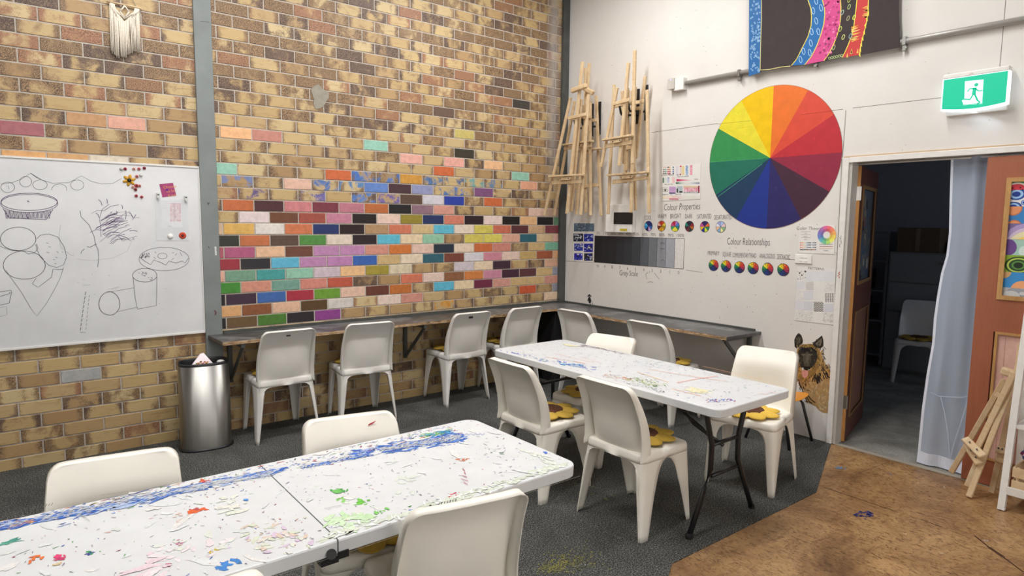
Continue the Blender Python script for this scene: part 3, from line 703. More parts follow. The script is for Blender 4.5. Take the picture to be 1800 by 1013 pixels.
for k in range(7): scrib([(770+k*5, 892-k*1.2), (772+k*5, 886-k*1.2)], .002, '#3a3638')
for k in range(8): scrib([(532+k*7, 827-k*1.6), (536+k*7, 821-k*1.6)], .002, '#3f6fc4')
for k in range(10): scrib([(812+k*4, 763+(k % 2)*3), (816+k*4, 763+((k+1) % 2)*3)], .0018, '#5a6ab8')
for k in range(8): scrib([(55+k*5, 898-k), (58+k*5, 893-k)], .0015, '#4a5a50')
scrib([(570, 896), (600, 890)], .0015, '#6a5a60'); scrib([(140, 905), (158, 918)], .0012, '#8a8a70')
wb(m, 'paint_marks', MINK, TB, False, top)['kind'] = 'stuff'; 
xs = -4.073
m = MB(); m.box((xs-.0015, -3.49, ZTB+.0002), (xs+.0015, -2.80, ZTB+.0009), H('#55585a')); m.box((xs-.0015, -3.4915, ZTB-.045), (xs+.0015, -3.4895, ZTB), H('#55585a'))
m.ribbon([(X0, -3.4905, ZTB-.045), (X1, -3.4905, ZTB-.045)], .001, (0, -1, 0), H('#a8a498'))
for _ in range(26): m.box((random.uniform(-4.6, -3.2),)*1+(-3.4912, ZTB-random.uniform(.008, .04)), (0, 0, 0)) if False else None
wb(m, 'fold_line', MINK, TB)
m = MB(); m.tube([WY(583, 975, -3.50), WY(583, 975, -3.46)], .014, 14); m.box((xs-.05, -3.495, ZTB-.062), (xs+.0, -3.46, ZTB-.047)); m.box((xs+.0, -3.495, ZTB-.055), (xs+.03, -3.49, ZTB-.035)); wb(m, 'fold_latch', MBLACK, TB)['label'] = 'black latch at the table fold'
def table_leg(root, axis, pos, lo, hi, name='leg_frame'):
    """steel H frame; axis='x': frame lies across x at y=pos"""
    def pt(a, z): return (a, pos, z) if axis == 'x' else (pos, a, z)
    mid = (lo+hi)/2; m = MB(); wd = hi-lo
    for s_ in (-1, 1):
        e = mid+s_*wd/2
        m.tube([pt(e, .006), pt(e-s_*wd*.19, .22), pt(e-s_*wd*.285, .33), pt(e-s_*wd*.29, .46), pt(e-s_*wd*.20, .62), pt(e-s_*wd*.19, .695)], .0145, 12)
    m.tube([pt(mid-wd*.215, .46), pt(mid+wd*.215, .46)], .011, 10); m.tube([pt(mid-wd*.20, .29), pt(mid+wd*.20, .29)], .011, 10)
    wb(m, name, MBLACK, root, True)
    for s_ in (-1, 1):
        m = MB(); e = mid+s_*wd/2; m.lathe(pt(e, 0), [(.017, 0), (.019, .004), (.018, .02), (.014, .026)], 12); wb(m, 'rubber_foot', MBLACKM, root, True)
table_leg(TB, 'y', -4.80, -3.42, -2.88); table_leg(TB, 'y', -3.40, -3.42, -2.88)
m = MB(); m.tube([(-3.41, -3.14, .46), (-3.62, -3.14, .52), (-3.85, -3.14, .695)], .009, 8); wb(m, 'brace', MBLACK, TB, True); m = MB(); m.tube([(-4.79, -3.14, .46), (-4.5, -3.14, .55), (-4.3, -3.14, .695)], .009, 8); wb(m, 'brace', MBLACK, TB, True)
# far table
FX0, FX1, FY0, FY1 = -2.145, -1.475, -3.405, -1.60
TF = rootat('trestle_table', 'long white trestle table with black wishbone legs, marked with orange and yellow pen', 'table', ((FX0+FX1)/2, (FY0+FY1)/2, 0))
m = tabletop(FX0, FY0, FX1, FY1, ZTB); topf = wb(m, 'tabletop', MTABLE, TF)
inF = lambda p: FX0+.02 < p[0] < FX1-.02 and FY0+.02 < p[1] < FY1-.02
m = MB()
def run2(pts, w, n, cols, smax=.006, ang=PI/2, asp=(1, 4)):
    for a, b_ in zip(pts[:-1], pts[1:]): scat(m, band(a, b_, w), n, cols, .0012, smax, asp, ang, inF)
run2([(872, 617), (935, 626)], .02, 60, ['#4a5fc0', '#6a7ad0', '#3a3a58', '#5a8ac8']); run2([(930, 630), (1000, 640), (1050, 650)], .025, 50, ['#5a7ac8', '#8a9ad8', '#7aa0c8'])
run2([(985, 641), (1025, 642)], .012, 60, ['#3f9ad8', '#5ab0e0', '#3a80c8'], .006); run2([(960, 628), (1010, 636), (1030, 640)], .004, 70, ['#e8a088', '#e8b09a'], .004)
run2([(995, 606), (1012, 609)], .012, 26, ['#ece08a', '#e8dc9a'], .012); run2([(1020, 608), (1060, 612), (1100, 622)], .028, 130, ['#6a4a50', '#8a5a60', '#3a3a40', '#b06a68', '#5a4a6a'], .0022, PI/2, (2, 8))
run2([(1060, 660), (1110, 668)], .025, 60, ['#d88a70', '#d8c050', '#c87a60'], .003, PI/2, (1, 6)); run2([(1110, 665), (1160, 680)], .035, 130, ['#c8d040', '#a8c048', '#3a3a40', '#6a9a40', '#d8d860'], .004, PI/2, (1, 5))
run2([(1105, 673), (1170, 690)], .02, 80, ['#2a2a30', '#3a3a40', '#5a5a68'], .002, PI/2, (1, 5)); run2([(1215, 685), (1235, 690)], .022, 50, ['#f0e4a0', '#ecdc88', '#f4ecc0'], .014)
run2([(1240, 706), (1290, 703)], .016, 40, ['#3f6fd0', '#5a80d8', '#c05a6a'], .003, 0.1, (2, 7)); run2([(1330, 695), (1370, 690)], .01, 12, ['#f0c8c0', '#ecd0c8'], .010)
run2([(1170, 640), (1280, 660)], .04, 50, ['#5a7a9a', '#4aa0b0', '#4a4a68', '#8ab0a0'], .002, PI/2, (2, 8)); run2([(1110, 635), (1180, 650)], .03, 26, ['#3a80c8', '#4a4a58'], .002, PI/2, (2, 7)); run2([(1200, 680), (1260, 705)], .04, 40, ['#c05a5a', '#6a5ac0', '#d8a050'], .002)
scat(m, lambda: (random.uniform(FX0, FX1), random.uniform(FY0, FY1), 0), 560, ['#5a5a68', '#4a6ac0', '#7a9ad0', '#8a8a90', '#b07a6a', '#6a6a70', '#5aa08a'], .0009, .0022, (1, 6), None, inF)
for pts, w, c in [([(1140, 650), (1200, 660), (1280, 672)], .005, '#e09a7a'), ([(1190, 674), (1225, 667), (1262, 662)], .005, '#e07a5a'), ([(1120, 655), (1175, 673)], .004, '#e8b05a'), ([(1150, 640), (1195, 628)], .003, '#5a8a9a'), ([(1180, 640), (1225, 650)], .002, '#5a4a5a'),
    ([(1235, 645), (1340, 668)], .003, '#e8a878'), ([(1180, 684), (1232, 697)], .004, '#e88a4a'), ([(1255, 652), (1300, 660), (1350, 672)], .002, '#d8988a'), ([(975, 622), (1015, 632), (1042, 638)], .003, '#e89a88'), ([(1020, 628), (1060, 640)], .002, '#e0a088'), ([(1240, 700), (1262, 708), (1285, 706)], .002, '#b04a5a'), ([(1070, 660), (1092, 661)], .003, '#5a4a60')]:
    scrib(pts, w, c)
for k in range(14): scrib([(1020+k*6, 606+k*1.2), (1034+k*6, 609+k*1.4)], .0014, random.choice(['#4a3a40', '#8a5a5a']))
wb(m, 'pen_marks', MINK, TF, False, topf)['kind'] = 'stuff'
table_leg(TF, 'x', -3.20, -2.06, -1.475); table_leg(TF, 'x', -1.68, -2.06, -1.475)
m = MB(); m.tube([(-1.77, -3.19, .43), (-1.77, -3.0, .50), (-1.77, -2.78, .695)], .010, 8); wb(m, 'brace', MBLACK, TF, True); m = MB(); m.tube([(-1.77, -1.69, .455), (-1.77, -1.95, .55), (-1.77, -2.2, .695)], .010, 8); wb(m, 'brace', MBLACK, TF, True); m = MB()
m.tube([(-1.86, -3.2, .46), (-1.80, -3.08, .50), (-1.80, -2.95, .56)], .008, 8); wb(m, 'brace', MBLACK, TF, True)
m = MB(); m.lathe((-1.77, -1.68, .445), [(.016, 0), (.02, .004), (.02, .026), (.016, .03)], 12); wb(m, 'brace_collar', MBLACK, TF, True)

# ================================================================== BENCH, BIN
BN = rootat('wall_bench', 'worn dark grey L-shaped bench running along both walls', 'bench', (-1.8, -.2, .725))
zt = .757; th = .024
m = MB(); m.slab([(-3.60, -.032, zt), (-3.585, -.385, zt), (-.455, -.385, zt), (-.458, -2.335, zt), (-.001, -2.352, zt), (-.001, -.041, zt), (-.09, -.041, zt), (-.09, -.009, zt), (-3.49, -.009, zt), (-3.49, -.032, zt)], (0, 0, -th))
wb(m, 'worktop', MBENCH, BN)
m = MB(); e = .003
m.box((-3.588, -.385, zt-th), (-.458, -.385-e, zt-.001)); m.box((-.458, -.388, zt-th), (-.458-e, -2.335, zt-.001)); wb(m, 'front_edge', MPLYEDGE, BN)
m = MB(); m.box((-3.49, -.009, zt), (-.09, -.030, zt+.022)); m.box((-.001, -.05, zt), (-.022, -2.30, zt+.016)); wb(m, 'rear_batten', MSTEELD, BN)
m = MB()
for _ in range(60):
    if random.random() < .6: x = random.uniform(-3.5, -.5); y = random.uniform(-.06, -.37); a = 0
    else: x = random.uniform(-.06, -.44); y = random.uniform(-.4, -2.3); a = PI/2
    blob(m, (x, y, 0), random.uniform(.006, .035), random.uniform(.0015, .005), a+random.gauss(0, .15), H(random.choice(['#d0ccc6', '#a8a49e', '#b8b4b0', '#8a8680'])), zt+.0006)
wb(m, 'worktop_scuffs', MINK, BN)['kind'] = 'stuff'
def bracket(p_wall, dirv, mat=MSTEELD):
    m = MB(); p = Vector(p_wall); d = Vector(dirv); nn = Vector((-d.y, d.x, 0))
    m.beam(p+Vector((0, 0, zt-th-.015)), p+d*.36+Vector((0, 0, zt-th-.015)), .03, .028, nn); m.beam(p+Vector((0, 0, .38)), p+Vector((0, 0, zt-th)), .03, .03, d); m.beam(p+d*.01+Vector((0, 0, .40)), p+d*.34+Vector((0, 0, zt-th-.03)), .028, .012, nn)
    wb(m, 'bracket', mat, BN)
bracket((-.017, -2.26, 0), (-1, 0, 0)); bracket((-3.45, -.022, 0), (0, -1, 0)); bracket((-1.95, -.022, 0), (0, -1, 0))
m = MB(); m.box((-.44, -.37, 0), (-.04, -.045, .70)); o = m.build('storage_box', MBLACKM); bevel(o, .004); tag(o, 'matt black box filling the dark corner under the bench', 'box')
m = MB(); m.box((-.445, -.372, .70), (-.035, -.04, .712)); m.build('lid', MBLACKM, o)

bx, by = -3.69, -.26
BI = thing('rubbish_bin', 'tall oval stainless steel bin with paper inside, beside the grey column', 'bin', (bx, by, 0), R(-6))
def oval(m, prof, sx, sy, n=40, p=2.6, closed=True):
    vs_ = []; fs = []
    for (k_, z) in prof:
        for k in range(n):
            a = 2*PI*k/n; c_, s_ = math.cos(a), math.sin(a)
            vs_.append((sx*k_*math.copysign(abs(c_)**(2/p), c_), sy*k_*math.copysign(abs(s_)**(2/p), s_), z))
    for i in range(len(prof)-1):
        for k in range(n): fs.append((i*n+k, i*n+(k+1) % n, (i+1)*n+(k+1) % n, (i+1)*n+k))
    if closed: fs.append(tuple(range(n))[::-1])
    m.add(vs_, fs)
m = MB(); oval(m, [(1.0, .016), (1.0, .60), (.985, .60), (.97, .40), (.96, .05)], .165, .125, closed=False); m.build('body', MCHROME, BI, True)
m = MB(); oval(m, [(1.06, 0), (1.08, .006), (1.03, .016), (.9, .017)], .165, .125); m.build('base', MBLACK, BI, True)
m = MB(); oval(m, [(1.0, .598), (1.0, .612), (.97, .620), (.93, .612), (.92, .55), (.9, .42), (.3, .40)], .163, .123, closed=False); m.build('rim_liner', MBLACK, BI, True)
m = MB(); m.slab([(-.115, -.05, .57), (.06, -.085, .585), (.005, .01, .672), (-.02, -.0, .67)], (.002, .004, 0), H('#eadfe4')); pp = m.build('waste_paper', MPAPER); pp.location = (bx, by, 0)
for k in range(34):
    a, b_ = random.uniform(.1, .9), random.uniform(0, .5); 
m2 = MB()
for k in range(46):
    t, s_ = random.uniform(.15, .85), random.uniform(.02, .5)
    b0 = Vector((-.115, -.05, .57)).lerp(Vector((.06, -.085, .585)), t); q = b0.lerp(Vector((-.005, .0, .672)), s_); q += Vector((-.001, -.003, 0))
    blob_c = H(random.choice(['#e08050', '#d8a040', '#c86070', '#6a4a3a', '#e8c070', '#8a9a50']))
    r_ = .007; m2.poly([q+Vector((r_*math.cos(a), -r_*.2*math.cos(a), r_*math.sin(a)*.7)) for a in [0, 1.2, 2.5, 3.8, 5.0]], blob_c)
m2.build('drawing', MPAPER, pp); tag(pp, 'crumpled drawing with orange and brown paint sticking out of the bin', 'paper')
m = MB(); m.lathe((0, 0, 0), [(.002, 0), (.018, .003), (.028, .012), (.02, .022), (.004, .026)], 14); o = m.build('crumpled_tissue', MSHADEW, None, True, (bx+.105, by-.04, .594)); tag(o, 'small white crumpled tissue on the right rim of the bin', 'tissue')

# ================================================================== WHITEBOARD
WBX0, WBX1, WBZ0, WBZ1 = -5.1, -3.618, .787, 1.984
WBd = rootat('whiteboard', 'large whiteboard with pen drawings of cakes and ice cream, on the brick wall', 'whiteboard', ((WBX0+WBX1)/2, -.02, WBZ0))
m = MB(); m.box((WBX0, -.010, WBZ0), (WBX1, -.024, WBZ1)); MWB, nt, b = nodes('whiteboard_enamel')
nn_ = noise(nt, 2.5, 5, .6, objco(nt)); nt.links.new(ramp(nt, nn_.outputs['Fac'], [(.3, H('#c6c7ca', 1.15)), (.7, H('#d6d7d8', 1.15))]), b.inputs['Base Color']); b.inputs['Roughness'].default_value = .28
board = wb(m, 'board', MWB, WBd)
m = MB(); e = .012
m.box((WBX0, -.008, WBZ1-.004), (WBX1, -.030, WBZ1+.008)); m.box((WBX0, -.008, WBZ0-.008), (WBX1, -.030, WBZ0+.004)); m.box((WBX1-.004, -.008, WBZ0), (WBX1+.001, -.030, WBZ1)); wb(m, 'frame', MTRIM, WBd)
m = MB(); YB = -.0248
def W(a, b_): return WY(a/2.813, 260+b_/2.813, YB)
def pen(pts, w=.0028, c='#4a4450', closed=False):
    if closed: pts = list(pts)+[pts[0]]
    m.ribbon([W(*p) for p in pts], w, (0, -1, 0), H(c))
def ell(cx, cy, rx, ry, n=22, wob=.0, w=.0028, c='#4a4450', a0=0, a1=2*PI):
    pen([(cx+rx*math.cos(a0+(a1-a0)*k/n)*(1+wob*math.sin(7*k)), cy+ry*math.sin(a0+(a1-a0)*k/n)*(1+wob*math.cos(5*k))) for k in range(n+1)], w, c)
PU = '#5a4568'; GR = '#6a6a6e'
# pie
ell(143, 267, 140, 43, 30, .01, .0035, PU); ell(143, 275, 142, 45, 30, .015, .003, PU); pen([(15, 300), (45, 345), (60, 347), (228, 356), (262, 305)], .0035, PU)
for k in range(34): x = 25+k*6.8; pen([(x, 308+min(k, 34-k)*.7), (x+(7 if k < 17 else -5), 350)], .0028 if k % 3 else .004, PU)
pen([(133, 262), (146, 268)], .003, PU); pen([(140, 258), (138, 270)], .002, PU)
# bunting and balls
pen([(5, 180), (60, 172), (105, 155), (152, 125), (205, 158), (260, 175), (340, 172), (403, 138), (450, 165), (500, 178), (560, 175), (600, 152)], .0022, GR); pen([(152, 125), (175, 143), (205, 158)], .003)
for cx, cy, rx, ry in [(38, 195, 34, 26), (127, 167, 30, 26), (198, 183, 36, 24), (294, 205, 37, 26), (382, 184, 33, 25)]: ell(cx, cy, rx, ry, 18, .01, .0022, '#55555a', *( (0, 2*PI) if cy != 205 else (PI*.95, 2.1*PI)))
pen([(30, 190), (42, 188), (44, 205)], .0015, GR)
# ice cream cone
ell(90, 450, 88, 58, 24, .008, .003); ell(120, 580, 104, 70, 26, .008, .003); pen([(182, 450), (200, 432), (240, 426), (285, 440), (318, 490), (330, 540), (315, 578), (280, 592), (240, 580), (200, 540), (182, 500), (176, 478)], .0025)
pen([(0, 485), (20, 495), (60, 508), (120, 512), (140, 525), (170, 520), (188, 495), (180, 475)], .0025); pen([(28, 605), (60, 650), (110, 720), (150, 790), (182, 832), (230, 770), (275, 690), (300, 640), (314, 590)], .0022, GR)
pen([(178, 645), (160, 672), (188, 690), (215, 670), (255, 640), (262, 600), (290, 602), (314, 600)], .0025)
for a, b_ in [((228, 470), (240, 472)), ((240, 488), (252, 492)), ((230, 515), (244, 520)), ((280, 512), (290, 520)), ((262, 552), (272, 555)), ((305, 514), (312, 516)), ((270, 570), (278, 575)), ((275, 540), (285, 545))]: pen([a, b_], .002)
# cake slice at left edge
pen([(0, 712), (55, 705), (58, 712), (45, 768), (0, 778)], .0028); pen([(0, 735), (45, 722), (50, 712)], .003); pen([(0, 835), (35, 825), (32, 785), (0, 790)], .0015, GR)
# purple tree
for k in range(46):
    x, y = random.gauss(555, 35), random.gauss(380, 38)
    pen([(x-35, y+14+random.uniform(-8, 8)), (x-5, y-4), (x+35, y-8+random.uniform(-14, 10))], random.choice([.0018, .0028]), random.choice([PU, '#6a5078', '#7a688a']))
pen([(483, 590), (488, 540), (484, 500), (472, 478), (466, 440), (440, 380), (400, 340), (396, 310)], .0028); pen([(500, 440), (497, 380), (492, 350), (505, 305), (540, 278)], .0025, PU); pen([(545, 330), (600, 335), (640, 315), (660, 345), (690, 345)], .002, PU)
for a, b_ in [((487, 255), (505, 285)), ((525, 252), (530, 275)), ((600, 282), (606, 302)), ((474, 322), (490, 345)), ((545, 322), (555, 318)), ((575, 312), (576, 330)), ((622, 310), (620, 355)), ((637, 320), (655, 345)), ((672, 330), (655, 355)), ((620, 385), (640, 383)), ((640, 410), (680, 413)), ((585, 440), (605, 460)), ((600, 436), (645, 458)), ((655, 450), (662, 455))]: pen([a, ((a[0]+b_[0])/2+3, (a[1]+b_[1])/2-3), b_], .0035, PU)
pen([(400, 524), (405, 510), (418, 500)], .003); pen([(430, 488), (445, 492), (478, 475)], .003); pen([(300, 380), (292, 430), (300, 490), (350, 530), (365, 535)], .0012, GR); pen([(380, 550), (450, 558), (560, 545), (630, 510), (655, 450)], .001, '#8a8a8e')
# doughnut
ell(811, 550, 124, 58, 30, .006, .0025); ell(803, 535, 24, 14, 16, 0, .0022); pen([(690, 540), (715, 560), (745, 578), (760, 555), (790, 565), (820, 580), (835, 560), (870, 570), (900, 560), (915, 570), (932, 545)], .003)
for k in range(14): pen([(695+k*3, 540+6*math.sin(k)), (702+k*3, 530+10*math.cos(k*2))], .003)
for a, b_ in [((765, 512), (772, 522)), ((848, 555), (860, 545)), ((865, 532), (875, 522)), ((890, 515), (900, 535)), ((770, 550), (760, 540)), ((850, 520), (862, 518)), ((735, 520), (742, 530))]: pen([a, b_], .002)
# drink cups
ell(716, 630, 60, 34, 24, .01, .0032); pen([(657, 635), (668, 740), (680, 798), (773, 780), (776, 640)], .0028); ell(712, 625, 12, 6, 10, 0, .002)
for k in range(12): x, y = 680+random.uniform(0, 70), 612+random.uniform(0, 40); pen([(x, y), (x+7, y+4)], .0018)
ell(541, 770, 52, 58, 26, .02, .0035); pen([(520, 716), (600, 703), (662, 692)], .002, GR); pen([(575, 812), (680, 788)], .0022, GR); pen([(552, 698), (590, 688)], .0015, GR)
for i in range(9): pen([(424-i*3, 712+i*22), (420-i*3, 728+i*22)], .0032); pen([(442-i*2, 728+i*20), (440-i*2, 740+i*20)], .0022, GR)
pen([(394, 912), (424, 914)], .002); pen([(410, 680), (446, 678)], .0012, GR)
for _ in range(12): x, y = random.uniform(340, 900), random.uniform(440, 900); pen([(x, y), (x+6, y+3)], .0015, '#8a8a8e')
wb(m, 'marker_drawing', MINK, WBd, False, board)['label'] = 'black and purple pen drawings of a pie, ice cream, doughnut and tree'

# things on the board
def Q(a, b_, y=YB-.001): return WY(190+a/6.331, 280+b_/6.331, y)
MG = 'flower magnets on the whiteboard'
def small_flower(p, r, c1, c2, label, group, n=7, cat='magnet', dome=False):
    m = MB()
    if dome: m.lathe((0, 0, 0), [(r, 0), (r, .004), (r*.8, .009), (r*.3, .012), (.001, .012)], 16, H(c1))
    else:
        for k in range(n):
            a = 2*PI*k/n; m.lathe((r*.55*math.cos(a), r*.55*math.sin(a), 0), [(r*.45, 0), (r*.48, .003), (r*.2, .006), (.0005, .006)], 8, H(c1))
        m.lathe((0, 0, 0), [(r*.38, .004), (r*.36, .008), (.0005, .010)], 10, H(c2))
    m.v = [(v[0], -v[2], v[1]) for v in m.v]
    o = m.build('flower_magnet' if not dome else 'round_magnet', MV, None, True, p); return tag(o, label, cat, group)
fl = [((190, 108), 'dark pink flower magnet, top row beside the silver magnet'), ((287, 108), 'pale pink flower magnet in the middle of the top row'), ((343, 108), 'pink flower magnet, second from right in the top row'), ((403, 100), 'crimson flower magnet at the right end of the top row'),
      ((320, 192), 'small red flower magnet just right of the yellow flower'), ((315, 296), 'larger red flower magnet below the yellow flower'), ((350, 296), 'tiny pink flower magnet right of the larger red one'), ((305, 338), 'dark red flower magnet below the larger red one'),
      ((275, 310), 'tiny pale flower magnet left of the larger red one'), ((313, 408), 'red flower magnet, lower left of the bottom pair'), ((373, 421), 'red flower magnet, lower right of the bottom pair')]
cs = ['#9c3040', '#d8a89a', '#c86a70', '#8a2838', '#c87068', '#a83838', '#d08a80', '#8c3030', '#d8a8a0', '#a84048', '#b04a4a']
for i, ((a, b_), l) in enumerate(fl): small_flower(Q(a, b_), .0105 if i != 5 else .013, cs[i], '#3a2020', l, MG)
small_flower(Q(148, 108), .011, '#b8b8b4', '#888', 'silver round magnet at the left end of the top row', 'round magnets', dome=True); small_flower(Q(367, 178), .011, '#c8c8c4', '#888', 'silver round magnet right of the yellow flower', 'round magnets', dome=True)
small_flower(Q(692, 858), .019, '#e4e2de', '#888', 'large white round magnet beside the orange flower magnet', 'round magnets', dome=True); small_flower(Q(828, 850), .024, '#c4452c', '#5a2018', 'orange daisy magnet below the acetate sleeve', MG, 11)
SFm = rootat('sunflower_magnet', 'yellow six-petal flower magnet with black centre on the whiteboard', 'magnet', Q(235, 235))
for k in range(6):
    a = 2*PI*k/6+.3; m = MB(); m.lathe((0, 0, 0), [(1, 0), (1, .3), (.5, .8), (.01, 1)], 12, H('#c8962c')); L_ = .019; W_ = .010
    m.v = [((.022+v[0]*L_)*math.cos(a)-v[1]*W_*math.sin(a), -v[2]*.006, (.022+v[0]*L_)*math.sin(a)+v[1]*W_*math.cos(a)) for v in m.v]; m.build('petal', MV, SFm, True)
m = MB(); m.lathe((0, 0, 0), [(.013, .004), (.012, .012), (.001, .013)], 14, H('#1c1a1c')); m.v = [(v[0], -v[2], v[1]) for v in m.v]; m.build('flower_centre', MV, SFm, True)
m = MB(); c4 = [Q(570, 278), Q(605, 425), Q(760, 402), Q(722, 262)]; m.slab(c4, (0, .001, 0), H('#a04070'))
ex_ = (c4[3]-c4[0]).normalized(); ez_ = (c4[0]-c4[1]).normalized(); off = Vector((0, -.0006, 0))
for i, t_ in enumerate(['Choose', 'to be', 'Kind']): m.text(t_, c4[0]+off+ex_*.062-ez_*(.034+.030*i), ex_, ez_, .027, H('#f0a860'))
m.disc(Q(655, 342, YB-.0022), .008, (1, 0, 0), (0, 0, 1), H('#5a2a88'), 7); o = m.build('pink_card', MPAPER); tag(o, 'square magenta card with orange hand lettering, pinned on the whiteboard', 'card')
m = MB(); m.slab([Q(528, 455, YB-.003), Q(535, 905, YB-.003), Q(905, 905, YB-.003), Q(890, 440, YB-.003)], (0, -.0008, 0), (.8,)*3); sl = m.build('acetate_sleeve', MGLASS); tag(sl, 'clear acetate sleeve clipped to the whiteboard over a chart', 'sleeve')
m = MB(); m.slab([Q(560, 478, YB-.001), Q(568, 770, YB-.001), Q(830, 760, YB-.001), Q(815, 478, YB-.001)], (0, .0008, 0), H('#dcdcde')); yy = YB-.0016
for i in range(9):
    for j in range(5):
        if (i+j*2) % 3 != 1 or True: m.poly([Q(690+j*25, 492+i*23, yy), Q(690+j*25, 492+i*23+17, yy), Q(690+j*25+21, 492+i*23+17, yy), Q(690+j*25+21, 492+i*23, yy)], H(random.choice(['#e0a8b0', '#e8bcc0', '#d89aa4', '#e8c8cc'])))
for i in range(9):
    m.ribbon([Q(690, 490+i*23, yy-.0003), Q(812, 490+i*23, yy-.0003)], .001, (0, -1, 0), H('#8a3a48')); m.ribbon([Q(735+random.uniform(-3, 3), 495+i*23, yy-.0003), Q(742, 512+i*23, yy-.0003)], .0022, (0, -1, 0), H('#3a2a30'))
for i in range(18): m.ribbon([Q(572, 495+i*12, yy), Q(572+random.uniform(12, 34), 495+i*12, yy)], .001, (0, -1, 0), H('#6a6a6e'))
for i in range(3): m.ribbon([Q(604, 490+i*27, yy), Q(686, 488+i*27, yy)], .0008, (0, -1, 0), H('#8a8a8e'))
m.text('kiley', Q(685, 752, yy), (1, 0, 0), (0, 0, 1), .014, H('#26242a')); m.text('all king.', Q(650, 718, yy), (1, 0, 0), (0, 0, 1), .010, H('#3a383e'))
o = m.build('printed_chart', MPAPER); tag(o, 'white chart with a pink grid in the acetate sleeve on the whiteboard', 'chart')
for (a, b_), l in (((555, 405), 'clear plastic clip magnet at the left top of the sleeve'), ((865, 435), 'clear plastic clip magnet at the right top of the sleeve')):
    m = MB(); p = Q(a, b_); m.box((-.009, -.014, -.018), (.009, 0, .018), H('#c8c8c6')); m.box((-.005, -.018, -.030), (.005, -.004, -.016), H('#b0b0ae')); m.box((-.006, -.0150, .002), (.006, -.0138, .010), H('#4a4a4a'))
    o = m.build('clip_magnet', MV, None, False, p); bevel(o, .002); tag(o, l, 'magnet', 'clip magnets')

# ================================================================== MACRAME
MR = rootat('macrame_wall_hanging', 'cream knotted cord hanging on a stick high on the brick wall', 'wall hanging', WY(222, 30, -.02))
MCORD = plain('cream_cotton_cord', '#dcd3c4', .9, 0, .12, 60)
m = MB(); m.tube([WY(187, 2, -.022), WY(245, 14, -.022), WY(250, 17, -.022)], .006, 10); wb(m, 'stick', MPINE, MR, True)
m = MB(); m.tube([WY(190, 3, -.02), WY(212, -40, -.012), WY(241, 14, -.02)], .0025, 8); wb(m, 'hanging_string', MCORD, MR, True)
m = MB()
for k in range(30):
    t = k/29; u = 193+t*51; vtop = 6+t*11; dv = 26*(1-abs(2*t-1))
    ub = 195+t*52+random.gauss(0, .5); vb = 88+13*math.sin(PI*min(1, t*1.25)**.8)+random.uniform(-3, 3)
    if t > .85: vb = 92+random.uniform(-3, 5)
    y = -.020-.004*(k % 2)
    start = vtop+dv if 4 < k < 26 else vtop
    m.tube([WY(u, start, y), WY((u+ub)/2+random.gauss(0, .5), (start+vb)/2, y-.002), WY(ub, vb, y)], .0036, 6)
for (a, b_) in [((195, 8), (219, 33)), ((219, 33), (243, 17)), ((219, 10), (211, 20)), ((219, 10), (227, 21)), ((211, 20), (219, 31)), ((227, 21), (219, 31)), ((197, 13), (211, 26)), ((241, 21), (226, 28))]:
    m.tube([WY(*a, -.024), WY(*b_, -.024)], .0048, 8)
for k in range(8): m.tube([WY(194+k*.9, 5+k*.3, -.024), WY(195+k*1.6, 14+k*2.4, -.024)], .004, 6); m.tube([WY(244-k*.9, 16-k*.2, -.024), WY(244-k*1.7, 22+k*1.2, -.024)], .004, 6)
wb(m, 'cords', MCORD, MR, True)['kind'] = 'stuff'
#@@PART3
# ================================================================== WHITE WALL PAINTINGS
RT, UPV = Vector((0, -1, 0)), Vector((0, 0, 1)); INK = H('#35333a')
wy, wz, wr_ = -2.354, 2.1366, .552
cols12 = ['#dd6f2c', '#cf4a38', '#b62f38', '#8c2a42', '#43283a', '#2b2860', '#1e3486', '#1b3a58', '#1f6b58', '#33894e', '#dccf38', '#e2b80c']
m = MB(); xx = -.0030
m.slab([(xx, wy-wr_*math.sin(a), wz+wr_*math.cos(a)) for a in [2*PI*k/96 for k in range(96)]], (.0015, 0, 0), H('#8a4a38'))
for i, c_ in enumerate(cols12):
    a0 = 2*PI*i/12; m.poly([(xx-.0004, wy, wz)]+[(xx-.0004, wy-(wr_-.002)*math.sin(a0+k*PI/48), wz+(wr_-.002)*math.cos(a0+k*PI/48)) for k in range(9)], H(c_))
for (a, b_, c_) in [((1262, 218), (1322, 212), '#b0a030'), ((1407, 202), (1463, 195), '#a83828'), ((1248, 285), (1340, 279), '#4aa070'), ((1292, 226), (1316, 223), '#c8bc30'), ((1262, 346), (1340, 288), '#5ab088')]:
    m.ribbon([WX(*a, xx-.0008), WX(*b_, xx-.0008)], .003, (-1, 0, 0), H(c_))
for _ in range(26):
    a, r_ = random.uniform(0, 2*PI), wr_*math.sqrt(random.random())*.95; c_ = cols12[int(((a) % (2*PI))/(PI/6))]
    hc = [min(1, v*1.35+.02) for v in H(c_)]; y, z = wy-r_*math.sin(a), wz+r_*math.cos(a); q = random.uniform(0, PI); l = random.uniform(.01, .03)
    m.ribbon([(xx-.0008, y, z), (xx-.0008, y+l*math.cos(q), z+l*math.sin(q))], .003, (-1, 0, 0), tuple(hc))
o = m.build('colour_wheel_mural', vmat('wall_paint', .4, .10, 14)); tag(o, 'huge twelve-colour wheel painted on the white wall', 'mural')

